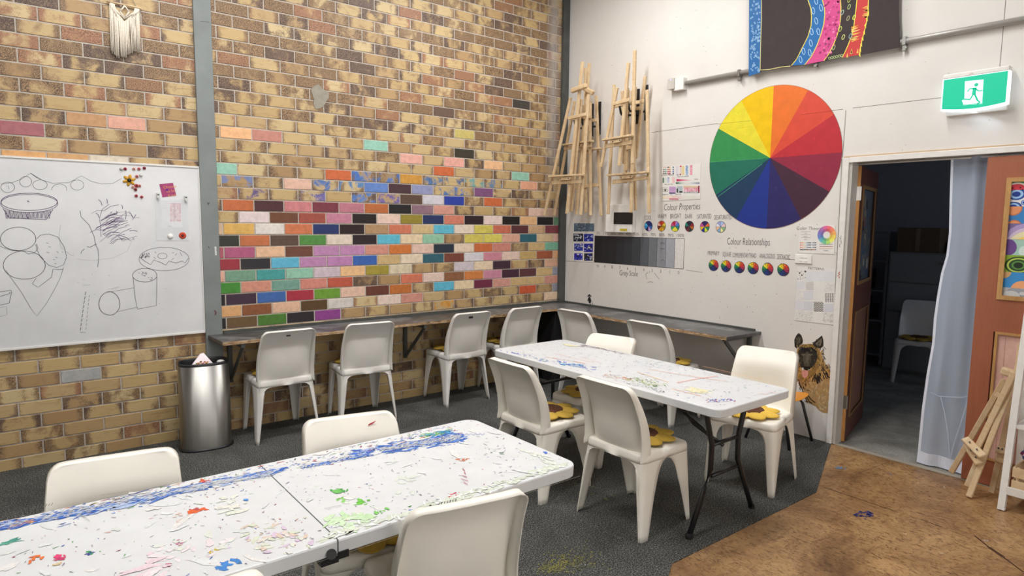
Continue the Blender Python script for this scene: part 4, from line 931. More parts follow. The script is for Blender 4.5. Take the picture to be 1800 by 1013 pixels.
def wheel(name, u, v, r, cols, label, group, cat='painting', n=8, extra=None, rot=0.0):
    m = MB(); c_ = WX(u, v); y, z = c_.y, c_.z
    m.slab([(-.002, y-r*math.sin(2*PI*k/32), z+r*math.cos(2*PI*k/32)) for k in range(32)], (.0015, 0, 0), H('#26242a')); r2 = r*.93
    for i, q in enumerate(cols):
        a0 = 2*PI*i/n+.03; da = 2*PI/n-.06
        m.poly([(-.0024, y-r2*.06*math.sin(a0+da/2), z+r2*.06*math.cos(a0+da/2))]+[(-.0024, y-r2*math.sin(a0+da*k/5), z+r2*math.cos(a0+da*k/5)) for k in range(6)], H(q))
    if extra:
        for poly_ in extra: m.ribbon([(-.0030, y-r*1.08*math.sin(R(a)), z+r*1.08*math.cos(R(a))) for a in poly_], .0022, (-1, 0, 0), INK)
    o = m.build(name, MV); return tag(o, label, cat, group)
GP = 'small wheels under the colour properties heading'; GR2 = 'small wheels under the colour relationships heading'
for u, v, t_, cs in [(1140, 397.5, 'cool', ['#1f2a78', '#1f2a68', '#2f60b0', '#c8a0d8', '#1a1c50', '#2a80c0', '#4ab0e0', '#222c60']), (1163, 397.5, 'warm', ['#d8482c', '#d8c83a', '#a8882c', '#e8b030', '#e8a028', '#6a2c20', '#e8b0a0', '#c8442c']),
    (1187, 398, 'bright', ['#b070b8', '#3a80c8', '#1f7a6a', '#e0d83a', '#e0dc40', '#3a9a60', '#c04880', '#b82038']), (1212, 398, 'dark', ['#2c2a38', '#8a2430', '#b0602c', '#1c3a3a', '#6a2430', '#3a2028', '#1f7a68', '#202438']),
    (1239, 398.5, 'saturated', ['#3a2468', '#e0682c', '#1f7a58', '#c8dc38', '#22308a', '#e0b030', '#c04890', '#33205a']), (1267, 399, 'desaturated', ['#a8c0e8', '#e8c0c8', '#8ab08a', '#dcdc98', '#80a8c8', '#e0b898', '#dcdce8', '#98a0d0'])]:
    wheel('painted_colour_wheel', u, v, .048, cs, f'small eight-part painted wheel under the word {t_.upper()}', GP)
w12 = ['#e07030', '#d84030', '#c03848', '#a03058', '#3a2a50', '#28306a', '#20388a', '#1c4060', '#206a58', '#309050', '#e0d840', '#e8c020']
for u, v, t_, ex2 in [(1254.5, 466.5, 'PRIMARY', [(-30, 90, 210, -30)]), (1276.5, 468, 'SQUARE', [(0, 90, 180, 270, 0)]), (1300, 470, 'COMPLEMENTARY', [(20, 200)]), (1324, 471.5, 'TRIAD', [(20, 140, 260, 20)]), (1349.5, 473.5, 'ANALOGOUS', [(-35, -20, -5, 10, 25)]), (1377, 474.5, 'TETRADIC', [(-20, 110, 160, 290, -20)])]:
    wheel('painted_colour_wheel', u, v, .049, w12, f'small twelve-part painted wheel under the word {t_}', GR2, n=12, extra=ex2)
def lettering(txt, u, v, size, label, width=None, w_px=None, name='wall_lettering', shear=0.0, rise=0.0, col=None, group=None):
    m = MB(); p = WX(u, v, -.0012); rg = (RT+UPV*rise).normalized()
    if w_px:
        a, b_ = WX(w_px[0], v, -.0012), WX(w_px[1], v, -.0012); p = (a+b_)/2; width = abs(a.y-b_.y)
        p = Vector((-.0012, (a.y+b_.y)/2, WX((w_px[0]+w_px[1])/2, v).z))
    m.text(txt, p, rg, UPV, size, col or INK, shear, size*.04, width); o = m.build(name, MINK); return tag(o, label, 'lettering', group)
lettering('Colour Properties', 1198, 369, .085, 'handwritten words Colour Properties on the white wall', w_px=(1167, 1230), shear=.15)
lettering('Colour Relationships', 1316, 431, .085, 'handwritten words Colour Relationships on the white wall', w_px=(1278, 1353), rise=-.01)
lettering('Grey Scale', 1105, 485, .075, 'handwritten words Grey Scale below the shaded bar', w_px=(1089, 1121), rise=.0)
for t_, a, b_, v in [('COOL', 1133, 1145, 386.5), ('WARM', 1156, 1171, 384), ('BRIGHT', 1178, 1197, 384), ('DARK', 1204, 1217, 384), ('SATURATED', 1226, 1250, 384.5), ('DESATURATED', 1255, 1286, 386)]:
    lettering(t_, 0, v, .058, f'handwritten capitals {t_} over a small wheel', w_px=(a, b_), group='labels over the small wheels')
for t_, a, b_, v in [('PRIMARY', 1244, 1264, 449), ('SQUARE', 1270, 1285, 451), ('COMPLEMENTARY', 1287.5, 1316, 453), ('TRIAD', 1316.5, 1329, 453.5), ('ANALOGOUS', 1335, 1362, 454.5), ('TETRADIC', 1365.5, 1389, 456)]:
    lettering(t_, 0, v, .055, f'handwritten capitals {t_} over a small wheel', w_px=(a, b_), group='labels over the small wheels')
# grey scale bar
m = MB(); us = [1045.5, 1061, 1075, 1088.5, 1101, 1114.5, 1128, 1141.5, 1157.5, 1173, 1188.5, 1203.5]
tp = [WX(1045.5, 415), WX(1203.5, 419)]; bt = [WX(1045.5, 461.5), WX(1203.5, 472.5)]
y0_, y1_ = tp[0].y, tp[1].y; zt_ = (tp[0].z+tp[1].z)/2; zb_ = (bt[0].z+bt[1].z)/2
gc = ['#1c1c20', '#202024', '#24252a', '#2a2c31', '#303338', '#3a3e44', '#565b62', '#6e7278', '#8a8d94', '#9ea0a8', '#d4d2ce']
for i in range(11):
    ya, yb = y0_+(y1_-y0_)*i/11, y0_+(y1_-y0_)*(i+1)/11
    m.poly([(-.0015, ya, zb_), (-.0015, yb, zb_), (-.0015, yb, zt_), (-.0015, ya, zt_)], H(gc[i]))
    if i >= 5: m.ribbon([(-.0022, yb, zb_), (-.0022, yb, zt_)], .003, (-1, 0, 0), INK)
    m.text(f'{i*10}%', (-.0012, (ya+yb)/2, zt_+.014), RT, UPV, .04, INK); m.text(str(10-i), (-.0012, (ya+yb)/2, zb_-.05), RT, UPV, .04, INK)
for za in (zb_, zt_): m.ribbon([(-.0022, y0_, za), (-.0022, y1_, za)], .003, (-1, 0, 0), INK)
for (a, b_, c_) in [((1161, 429), (1164, 426.5), (1168, 429)), ((1161, 460), (1165, 456), (1169, 460)), ((1160, 437), (1164, 437.5), (1168, 437.5))]: m.ribbon([WX(*a, -.0025), WX(*b_, -.0025), WX(*c_, -.0025)], .003, (-1, 0, 0), INK)
o = m.build('grey_scale_bar', MV); tag(o, 'painted bar stepping from black to white with percentages above it', 'mural')
m = MB()
for pts in [[(1135, 482), (1137, 491)], [(1135, 482), (1139, 479)], [(1150, 480), (1154, 485), (1159, 491)], [(1138, 496.5), (1143, 495.5), (1148, 496.5)], [(1141, 480), (1142, 477)]]: m.ribbon([WX(p[0], p[1], -.001) for p in pts], .003, (-1, 0, 0), INK)
tag(m.build('pencil_sketch', MINK), 'faint pencil house shape sketched below the grey scale bar', 'drawing')
# blue studies sheet
def sheet(pts, label, cat, name, th=.0012, x=-.0035): 
    m = MB(); m.slab([WX(*p, x) for p in pts], (th, 0, 0), H('#dcdad6')); return m
X2 = -.0042
def pp(m, pts, c, x=X2): m.poly([WX(*p, x) for p in pts], H(c))
def pl(m, pts, w, c, x=X2-.0003): m.ribbon([WX(*p, x) for p in pts], w, (-1, 0, 0), H(c))
m = sheet([(1008, 392), (1045, 392), (1043, 461.5), (1007, 459)], '', '', '')
def A2(a, b_): return (1000+a/7.79, 370+b_/7.79)
pp(m, [A2(70, 176), A2(346, 180), A2(344, 290), A2(68, 286)], '#5a7086', X2+.0001)
for k in range(110): a, b_ = random.uniform(82, 335), random.uniform(176, 288); pp(m, [A2(a+random.uniform(-14, 14), b_+random.uniform(-8, 8)) for _ in range(4)], random.choice(['#1f2838', '#3a5068', '#8aa0b0', '#c8d0d4', '#28384c', '#5a7488']), X2-random.random()*.0003)
for (x0, y0, x1, y1, cs) in [(62, 318, 195, 425, ['#182038', '#28384c', '#d0d4d8', '#c0c8d0']), (205, 322, 335, 425, ['#2030a0', '#3a50b8', '#a8b4d8', '#1a2070']), (72, 455, 192, 552, ['#2838b0', '#b8c0d0', '#28406a', '#c8ccd4']), (205, 455, 328, 572, ['#20209a', '#1a1c60', '#c8c8d0', '#28384a']), (72, 588, 188, 680, ['#2a2ab0', '#14183a', '#d8dce4', '#3a50b8']), (208, 588, 325, 690, ['#1c2030', '#28289a', '#a8a8b8', '#c8ccd0'])]:
    pp(m, [A2(x0, y0), A2(x1, y0), A2(x1, y1), A2(x0, y1)], cs[0], X2+.0001)
    for k in range(26): a, b_ = random.uniform(x0+12, x1-12), random.uniform(y0+10, y1-10); r_ = random.uniform(5, 16); pp(m, [A2(a+r_*math.cos(t)*random.uniform(.5, 1.5), b_+r_*.7*math.sin(t)) for t in (0, 1.2, 2.4, 3.6, 4.8)], random.choice(cs[1:]), X2-.0002-random.random()*.0002)
o = m.build('blue_studies_sheet', MPAPER); tag(o, 'paper sheet with eight blue and black painted studies beside the grey scale bar', 'poster')
# electrical enclosure
EB = rootat('electrical_box', 'white electrical enclosure with a smoked window, below the hanging easels', 'box', WX(1095, 385))
pa, pb = WX(1077, 345), WX(1117, 407); m = MB(); ybl, ybr, zbt, zbb = -.66, -1.0, 1.80, 1.525
m.box((-.0, ybl, zbb), (-.055, ybr, zbt)); o = wb(m, 'body', MSHADEW, EB); bevel(o, .008)
m = MB(); a, b_ = WX(1079, 373.5, -.06), WX(1111.5, 394.5, -.06); m.box((-.055, a.y, b_.z), (-.062, b_.y, a.z)); o = wb(m, 'window', MBLACK, EB); bevel(o, .006); o['label'] = 'smoked black window flap'
m = MB(); a, b_ = WX(1089.5, 402, -.057), WX(1102, 406.5, -.057); m.box((-.055, a.y, b_.z), (-.0565, b_.y, a.z), H('#c8b838')); m.text('2 way', (-.0568, (a.y+b_.y)/2, b_.z+.004), RT, UPV, .022, H('#2a2a20')); wb(m, 'yellow_label', MV, EB)
# technique poster
m = sheet([(1164, 293.5), (1232, 287), (1231, 350), (1165, 353.5)], '', '', '')
def T(a, b_): return (1150+a/12.667, 280+b_/12.667)
def blk(x0, y0, x1, y1, c, x=X2): pp(m, [T(x0, y0), T(x1, y0), T(x1, y1), T(x0, y1)], c, x)
def dot(a, b_, r, c, x=X2-.0002): pp(m, [T(a+r*math.cos(t*PI/4), b_+r*math.sin(t*PI/4)) for t in range(8)], c, x)
for i, (a, cs) in enumerate([(215, ['#c8a890', '#6a6a68', '#4a4a50', '#1f2a30']), (258, ['#c0a898', '#6aa090', '#5a9080', '#2a4a48']), (308, ['#4a3a38', '#c87058', '#b83a58', '#c02848']), (348, ['#e0a868', '#c88830', '#b02858', '#a01838']), (423, ['#4a6a80', '#5a6a90', '#4a5ab0', '#22284a'])]):
    for j, c_ in enumerate(cs): dot(a, [180, 232, 278, 322][j], 17, c_)
blk(480, 150, 535, 360, '#cfccd4'); blk(570, 150, 612, 360, '#d8c8c4'); dot(588, 160, 20, '#c03858'); dot(522, 348, 12, '#5a4a60'); dot(580, 340, 18, '#8a4a60'); blk(620, 145, 670, 350, '#dcc890'); blk(700, 140, 755, 355, '#9ab0d0')
for k in range(16): dot(random.uniform(705, 752), random.uniform(145, 350), 8, random.choice(['#3a5090', '#5a90b0', '#dcdce0']))
blk(795, 130, 850, 350, '#e0a0b0')
for k in range(10): dot(random.uniform(800, 846), random.uniform(140, 340), 9, random.choice(['#c05878', '#d8788a', '#ecc0cc']))
blk(185, 410, 220, 525, '#5a7868'); blk(240, 405, 280, 520, '#c8d4cc'); blk(290, 405, 335, 520, '#b8bcd4'); dot(320, 415, 12, '#3a4a78'); blk(405, 400, 455, 525, '#e0b8b8'); 
for i in range(14): blk(495+i*25, 442+i, 522+i*25, 492-i*1.5, ['#c03060', '#c43a68', '#c84870', '#cc5a7c', '#d06a88', '#d47a94', '#d88aa0', '#dc98aa', '#dea6b4', '#e0b2bc', '#e0bcc4', '#e0c4ca', '#e0cccc', '#dfd2d0'][i])
for i in range(16): blk(480+i*33, 512, 515+i*33, 552, ['#4a6a5a', '#6a8878', '#8aa498', '#a8bcb2', '#c0ccc6', '#d0d4d0', '#d8d8d4', '#dad8d4', '#dad8d4', '#d8d8d8', '#ccd0d0', '#c0c4ca', '#b4bac4', '#a4aab8', '#989eae', '#8c92a4'][i])
def arc(cx, cy, rx, ry, a0, a1, w, c): pl(m, [T(cx+rx*math.cos(R(a)), cy+ry*math.sin(R(a))) for a in range(a0, a1+1, 15)], w, c)
arc(245, 690, 62, 32, 0, 360, .0025, '#2a2a2c'); arc(240, 670, 75, 48, 180, 340, .0018, '#4a4a48'); dot(245, 690, 24, '#6a6a58'); dot(247, 690, 12, '#1c1c1e', X2-.0006)
blk(330, 610, 480, 760, '#b898c0'); blk(325, 745, 470, 768, '#4a58a8'); blk(495, 600, 630, 745, '#a8b4b8'); blk(500, 650, 525, 745, '#5a7068'); blk(560, 715, 630, 742, '#7a8070')
for i in range(9):
    for j in range(5): blk(655+i*38, 600+j*33, 688+i*38, 628+j*33, random.choice([['#c8b878', '#d0a888'], ['#d8808c', '#dca0a8'], ['#d87090', '#e0a8b8'], ['#c88098', '#d8b0bc'], ['#8a9a98', '#a8b0ac']][j]))
blk(978, 590, 1010, 750, '#b04868')
for i, c_ in enumerate(['#e0d0b8', '#e4ccc0', '#e0c0bc', '#dcc8c4', '#d8d4cc', '#d4d4cc', '#d4d2c8', '#d6d4cc']): blk(190+i*105, 815, 290+i*105, 880, c_)
blk(330, 875, 540, 905, '#c87888')
for t_, a, b_, s_ in [('Colour Mixing', 295, 370, .022), ('Wet on wet', 610, 400, .020), ('Salt', 740, 392, .020), ('value', 930, 460, .020), ('wet on dry', 320, 572, .022), ('Negative', 240, 798, .020), ('Lift', 375, 798, .018), ('layering', 530, 790, .020)]:
    p = WX(*T(a, b_), X2-.0006); m.text(t_, p, RT, UPV, s_, INK)
o = m.build('watercolour_technique_poster', MPAPER); tag(o, 'hand painted watercolour technique poster above the words Colour Properties', 'poster')
# colour theory poster
m = sheet([(1405, 393.5), (1468, 396), (1466, 447), (1402, 444.5)], '', '', '')
def K(a, b_): return (1380+a/5.065, 380+b_/5.065)
c_ = WX(*K(370, 168), X2)
for rr0, rr1, br_ in [(.026, .044, .75), (.044, .068, 1.0)]:
    for i, q in enumerate(['#e05868', '#e87858', '#f0a050', '#ecc850', '#e0e058', '#a8d468', '#68b888', '#58a8b8', '#5878c0', '#7868b8', '#a060a8', '#d05890']):
        a0, a1 = 2*PI*i/12, 2*PI*(i+1)/12; P_ = lambda r_, a: (X2, c_.y-r_*math.sin(a), c_.z+r_*math.cos(a)); m.poly([P_(rr0, a0), P_(rr1, a0), P_(rr1, (a0+a1)/2), P_(rr1, a1), P_(rr0, a1)], tuple(min(.9, v*br_+.05) for v in H(q)))
m.text('Color Theory', WX(*K(212, 122), X2), RT, UPV, .034, H('#26262a'))
for i, (y, cl) in enumerate([(140, '#9a9a9c'), (165, '#8a8a8c'), (190, '#9a9a9c')]): pl(m, [K(142, y), K(228, y)], .0018, cl)
for i, t_ in enumerate(['red', 'yellow', 'blue']): m.text(t_, WX(*K(182, 158+27*i), X2), RT, UPV, .012, INK)
for j, y in enumerate([238, 258, 280, 300]):
    for i in range(12): pp(m, [K(133+i*12.2, y-5), K(143+i*12.2, y-5), K(143+i*12.2, y+4), K(133+i*12.2, y+4)], (['#e07868', '#e8a888', '#e8c0a0', '#e0d0b8']+['#b8c8d8', '#8a9ab0', '#6a7890', '#4a5060']*2)[i] if j < 3 else random.choice(['#8a4a38', '#5a5a60', '#3a3a40', '#a87058']))
for y, cl in [(252, '#7a7a7c'), (270, '#c87a70'), (288, '#e0a090')]: pl(m, [K(305, y), K(425, y)], .003, cl)
m.text('shades', WX(*K(362, 312), X2), RT, UPV, .014, INK)
for a, b_ in [(285, 75), (118, 318), (130, 75), (455, 330)]: m.disc(WX(*K(a, b_), X2-.0008), .004, (0, 1, 0), (0, 0, 1), H('#b0b0b2'), 8)
o = m.build('colour_theory_poster', MPAPER); tag(o, 'printed Color Theory poster with a ring wheel, left of the doorway', 'poster')
# switch plate
SW = rootat('power_outlet', 'white double outlet plate between the two posters left of the doorway', 'outlet', WX(1413, 456))
a, b_ = WX(1399, 447.5), WX(1427, 464); m = MB(); m.box((0, a.y, b_.z-.0), (-.012, b_.y, a.z)); o = wb(m, 'plate', MSHADEW, SW); bevel(o, .002)
for (u, v) in [(1409, 452.5), (1416, 453), (1408.5, 458.5), (1416, 459)]: p = WX(u, v, -.012); m = MB(); m.box((-.012, p.y-.012, p.z-.006), (-.015, p.y+.012, p.z+.006)); o = wb(m, 'switch', MSHADEW, SW); bevel(o, .001)
# patterns poster
m = sheet([(1402, 469), (1468.5, 473), (1466, 571.5), (1396, 563)], '', '', '')
m.text('PATTERNS', WX(*K(275, 478), X2), RT, UPV, .026, INK)
for k, (a, b_, r_) in enumerate([(180, 494, 9), (130, 507, 7), (150, 527, 7), (145, 493, 3), (165, 515, 3), (125, 527, 3), (180, 547, 4), (135, 543, 3), (160, 552, 3), (115, 560, 4), (138, 560, 4), (115, 495, 3)]): m.disc(WX(*K(a, b_), X2-.0002), r_/5.065*.0043, (0, 1, 0), (0, 0, 1), INK, 10)
for i in range(10):
    for j in range(10):
        if (i+j) % 2 == 0: a, b_ = 255+i*8.5, 765+j*8.7; pp(m, [K(a, b_), K(a+8, b_), K(a+8, b_+8), K(a, b_+8)], '#2a2a2e', X2-.0002)
for i in range(4):
    for j in range(8): pl(m, [K(358+i*20, 690+j*10), K(370+i*20, 694+j*10)], .004, '#4a4a50', X2-.0003)
for y in range(590, 655, 9): pl(m, [K(185, y), K(255, y+random.uniform(-2, 2))], .0015, '#a0a0a6')
for cx, cy, w_, h_, cl, nn2 in [(350, 595, 85, 75, '#a8a8b0', 60), (90, 845, 75, 80, '#9a9aa2', 45), (170, 850, 78, 85, '#a0a0a8', 60), (335, 865, 90, 80, '#7a7a86', 70), (105, 665, 60, 80, '#bcbcc4', 24)]:
    for _ in range(nn2): a, b_ = cx+random.uniform(0, w_), cy+random.uniform(0, h_); pl(m, [K(a, b_), K(a+random.uniform(-9, 9), b_+random.uniform(-6, 6))], .0018, cl)
for (a, b_, w_, h_, cl) in [(165, 665, 85, 80, '#cfcfd4'), (90, 755, 70, 80, '#d2d2d7'), (165, 760, 82, 80, '#cbcbd1'), (345, 780, 85, 75, '#c9cad1'), (185, 490, 250, 90, '#d6d6da'), (100, 580, 70, 70, '#d4d4d8')]: pp(m, [K(a, b_), K(a+w_, b_+2), K(a+w_, b_+h_), K(a, b_+h_)], cl, X2+.0003)
o = m.build('patterns_poster', MPAPER); tag(o, 'tall PATTERNS poster of black and white swatches under the outlet', 'poster')

# ---- painted dog
m = MB(); xd = -.0015
def Dg(a, b_): return (1380+a/5.065, 580+b_/5.065)
def dp(pts, c, lay): m.poly([WX(*Dg(*p), xd-lay*.00012) for p in pts], H(c))
body = [(100, 430), (95, 300), (100, 230), (110, 170), (150, 130), (230, 125), (280, 135), (310, 180), (335, 250), (365, 310), (405, 368), (410, 420), (405, 520), (398, 620), (388, 745), (330, 735), (300, 715), (270, 680), (200, 645), (185, 600), (160, 530), (125, 470)]
dp(body, '#ae8a5a', 0)
dp([(105, 300), (110, 180), (150, 135), (235, 128), (285, 150), (305, 200), (310, 270), (290, 340), (260, 400), (215, 440), (170, 470), (125, 450), (105, 380)], '#8a6c3a', 1)
dp([(85, 150), (82, 90), (100, 50), (122, 27), (145, 50), (160, 95), (155, 120), (125, 150), (100, 165)], '#2a2620', 2); dp([(105, 135), (105, 90), (122, 55), (138, 85), (135, 115)], '#5a5448', 3)
dp([(245, 128), (275, 95), (328, 50), (340, 90), (342, 140), (325, 160), (295, 165), (265, 150)], '#2a2620', 2); dp([(270, 125), (300, 95), (325, 72), (328, 110), (315, 140), (290, 148)], '#6a6458', 3)
dp([(118, 200), (135, 155), (190, 148), (240, 155), (275, 185), (290, 235), (275, 290), (240, 335), (200, 355), (150, 345), (125, 300), (115, 245)], '#2c2b27', 4); dp([(165, 215), (195, 205), (225, 215), (232, 270), (215, 325), (175, 325), (158, 270)], '#4c4a40', 4.5); dp([(180, 200), (212, 200), (210, 300), (185, 300)], '#5e5c50', 4.8)
dp([(160, 335), (190, 325), (222, 335), (220, 352), (195, 362), (165, 352)], '#141416', 6); dp([(145, 340), (165, 335), (172, 356), (150, 362)], '#c8c8c4', 6); dp([(205, 340), (222, 335), (222, 358), (205, 360)], '#b8b8b4', 6)
dp([(148, 362), (175, 360), (205, 365), (206, 395), (195, 422), (172, 432), (155, 415), (148, 390)], '#c89088', 7); dp([(172, 365), (178, 365), (178, 415), (173, 415)], '#b87870', 8)
for (cx, cy) in [(160, 222), (228, 222)]:
    dp([(cx-16, cy), (cx, cy-9), (cx+16, cy), (cx, cy+9)], '#8f876c', 5.4); dp([(cx-6, cy), (cx, cy-6), (cx+6, cy), (cx, cy+6)], '#0e0e10', 5.8)
dp([(120, 190), (150, 160), (240, 160), (280, 195), (240, 200), (150, 200)], '#16161a', 5)
def fur(x0, x1, y0, y1, n, cols, ang, ln, lay, w=.004):
    for _ in range(n):
        a, b_ = random.uniform(x0, x1), random.uniform(y0, y1); q = R(ang+random.gauss(0, 18)); l = ln*random.uniform(.5, 1.3)
        p0, p1 = Dg(a, b_), Dg(a+l*math.cos(q), b_+l*math.sin(q)); m.ribbon([WX(*p0, xd-lay*.00012-random.random()*.0001), WX(*p1, xd-lay*.00012)], w*random.uniform(.6, 1.3), (-1, 0, 0), H(random.choice(cols)))
fur(130, 280, 165, 340, 70, ['#1c1c1e', '#3e3c34', '#54503e', '#6a6648', '#22221f'], 100, 22, 5.2)
fur(110, 300, 300, 470, 90, ['#7a5a30', '#a88040', '#c89850', '#4a3a24', '#8a5a50'], 95, 28, 2)
fur(290, 345, 150, 360, 70, ['#1c1a18', '#8a7040', '#c0a060', '#3a3224'], 70, 26, 3); fur(330, 395, 300, 400, 30, ['#1c1a18', '#2a241c', '#c89850'], 55, 36, 3)
fur(255, 320, 380, 440, 26, ['#17171a', '#2a241c'], 80, 42, 4, .008); fur(335, 375, 370, 410, 10, ['#17171a', '#3a2c1c'], 60, 34, 4, .007)
fur(195, 385, 440, 600, 120, ['#b09064', '#a08258', '#bca070', '#a08260', '#b8a078', '#948268', '#ae8a5a'], 85, 26, 1.5, .010); fur(290, 382, 590, 700, 60, ['#b09064', '#bca078', '#a08260', '#c0ac88'], 85, 22, 1.5, .010)
fur(85, 155, 60, 170, 30, ['#1a1816', '#3a342a', '#6a6450'], 80, 22, 4); fur(255, 335, 70, 165, 30, ['#1a1816', '#3a342a', '#7a7464'], 120, 22, 4); fur(100, 240, 120, 150, 30, ['#b09858', '#8a7444', '#3a3224'], 90, 20, 4)
fur(110, 200, 430, 640, 30, ['#4a3020', '#2a2018', '#6a4a2c'], 60, 34, 3, .005)
for pts in [[(120, 470), (150, 525), (178, 600), (200, 650)], [(200, 580), (230, 620), (270, 650)], [(195, 600), (215, 640), (240, 655)]]: m.ribbon([WX(*Dg(*p), xd-.0009) for p in pts], .008, (-1, 0, 0), H('#2a1c14'))
o = m.build('dog_mural', vmat('wall_paint_brushed', .45, .15, 60)); tag(o, 'alsatian dog with pink tongue painted on the wall beside the doorway', 'mural')
# small stencil
m = MB()
def St(a, b_): return WX(960+a/4.5, 500+b_/4.5, -.0012)
for pts in [[(322, 98), (342, 76), (362, 98), (354, 97), (342, 92), (330, 97)], [(335, 96), (350, 96), (352, 104), (336, 104)], [(330, 108), (340, 104), (352, 108), (356, 130), (352, 150), (340, 150), (334, 132)], [(352, 118), (360, 135), (366, 158), (370, 160), (362, 132)], [(333, 115), (324, 130), (326, 134), (336, 122)]]: m.poly([St(*p) for p in pts], H('#1c1c1e'))
m.ribbon([St(346, 150), St(350, 158), St(360, 160)], .004, (-1, 0, 0), H('#1c1c1e')); tag(m.build('stencilled_figure', MV), 'tiny black stencilled figure on the white wall just above the bench', 'stencil')

# ================================================================== BANNER, CONDUIT, EXIT SIGN
BNR = rootat('hanging_banner', 'black fabric banner with wavy blue, pink and red bands hung above the colour wheel', 'banner', WX(1450, 60, -.05))
xb = -.055
def B2(a, b_): return (1220+a/4.22, b_/4.22)
def bp_(m, pts, c, lay): m.poly([WX(*B2(*p), xb-lay*.0006) for p in pts], H(c))
m = MB(); m.slab([WX(*B2(*p), xb) for p in [(410, -260), (405, 566), (490, 540), (500, 520), (800, 482), (960, 455), (1100, 425), (1240, 405), (1522, 352), (1524, 200), (1518, 100), (1520, -260)]], (.004, 0, 0), H('#3d3537')); cloth = wb(m, 'cloth', vmat('banner_cloth', .85, .10, 12), BNR)
m = MB(); bp_(m, [(410, -260), (405, 566), (490, 540), (494, 300), (500, 150), (502, -260)], '#1f609c', 1)
def strip(l, r_, c, lay):
    for i in range(len(l)-1): bp_(m, [l[i], r_[i], r_[i+1], l[i+1]], c, lay)
L1 = [(760, -260), (800, -100), (845, 0), (866, 60), (872, 120), (868, 190), (845, 270), (800, 360), (760, 440), (722, 486)]
L2 = [(900, -260), (930, -100), (952, 0), (968, 60), (970, 110), (962, 180), (940, 260), (910, 340), (870, 420), (820, 480)]
L3 = [(1060, -260), (1075, -100), (1086, 0), (1090, 60), (1088, 120), (1080, 190), (1062, 260), (1035, 330), (1000, 400), (962, 452)]
strip(L1, L2, '#1c64a4', 1); strip(L2, L3, '#c84684', 1)
R1 = [(1240, -260), (1215, -100), (1208, 0), (1200, 80), (1192, 140), (1185, 200), (1168, 270), (1140, 340), (1118, 390), (1098, 428)]
R2 = [(1310, -260), (1298, -100), (1294, 0), (1292, 60), (1288, 110), (1278, 170), (1262, 240), (1245, 300), (1235, 350), (1226, 408)]
strip(R1, R2, '#bc3838', 1)
for L_ in (L1, L2, L3, R1, R2): m.ribbon([WX(*B2(*p), xb-.0016) for p in L_], .006, (-1, 0, 0), H('#e0cf58'))
m.ribbon([WX(*B2(*p), xb-.0016) for p in [(500, -200), (500, 150), (493, 350), (490, 520), (560, 515), (640, 498), (715, 490)]], .005, (-1, 0, 0), H('#d8cf88'))
def oval2(a, b_, rx, ry, c, w=.0035, tilt=.15): m.ribbon([WX(*B2(a+rx*math.cos(t)+tilt*ry*math.sin(t), b_+ry*math.sin(t)), xb-.0018) for t in [2*PI*k/10 for k in range(11)]], w, (-1, 0, 0), H(c))
for k in range(110): oval2(random.uniform(420, 488), random.uniform(-150, 545), random.uniform(2, 7), random.uniform(3, 8), '#9cc4e4', .0028)
for a, b_ in [(905, 8), (942, 58), (884, 80), (906, 155), (922, 235), (866, 320), (812, 380), (858, 390), (790, 442), (872, 235), (880, -60), (860, -120)]: oval2(a, b_, 11, 25, '#a8cce8', .004)
for k in range(90):
    b_ = random.uniform(-150, 440); i = min(8, max(0, sum(1 for p in L2 if p[1] < b_)-1)); t_ = random.uniform(.08, .92); a = L2[i][0]*(1-t_)+L3[i][0]*t_
    p = WX(*B2(a, b_+random.uniform(-8, 8)), xb-.0018); r_ = random.uniform(.004, .011); m.disc(p, r_, (0, 1, 0), (0, 0, 1), H(random.choice(['#e07aa8', '#a82a68', '#dc6098', '#8c3a60'])), 7)
for a, b_, cl in [(1150, 50, '#a8b878'), (1100, 92, '#98b0a0'), (1143, 135, '#a0a078'), (1085, 215, '#b8c060'), (1107, 275, '#c8cc80'), (1036, 352, '#a8b080'), (1188, 128, '#d8dc60'), (1160, 268, '#8aa0a8'), (1150, 0, '#a8b060'), (1120, -60, '#b0c070'), (1170, -90, '#b0c070')]: oval2(a, b_, 9, 18, cl, .005, -.3)
for k in range(6): oval2(1005+k*18, 432-k*4, 8, 9, '#a8b880', .004)
for k in range(34):
    b_ = random.choice([random.uniform(40, 150), random.uniform(190, 300), random.uniform(375, 415), random.uniform(-40, 0)]); left = 190 < b_ < 300 or b_ < 0
    if b_ > 370: a = random.uniform(1110, 1220); pts = [(a, b_+14), (a+10, b_-22), (a+16, b_+14)]
    elif left: a = 1170 if b_ > 0 else 1215; pts = [(a-4, b_), (a+random.uniform(40, 68), b_-12), (a, b_+14)]
    else: pts = [(1290, b_), (1290-random.uniform(25, 48), b_+10), (1286, b_+16)]
    bp_(m, pts, random.choice(['#ecb45a', '#eec870', '#e8a050']), 2.5)
for t_ in range(9): a, b_ = [(1262, 240), (1250, 285), (1240, 330), (1233, 370), (1228, 405), (1270, 190), (1282, 140), (1290, 60), (1292, 100)][t_]; bp_(m, [(a-8, b_), (a+5, b_-20), (a+6, b_+20)], '#ecd84a', 2.6)
wb(m, 'painted_pattern', MPAPER, BNR, False, cloth)
CD = rootat('electrical_conduit', 'grey conduit pipe running along the wall behind the banner', 'pipe', (-.03, -1.5, 2.83))
m = MB(); m.tube([(-.026, -1.545, 2.832), (-.026, -3.2, 2.826), (-.026, -4.9, 2.81)], .019, 14); wb(m, 'pipe', MCONDUIT, CD, True)
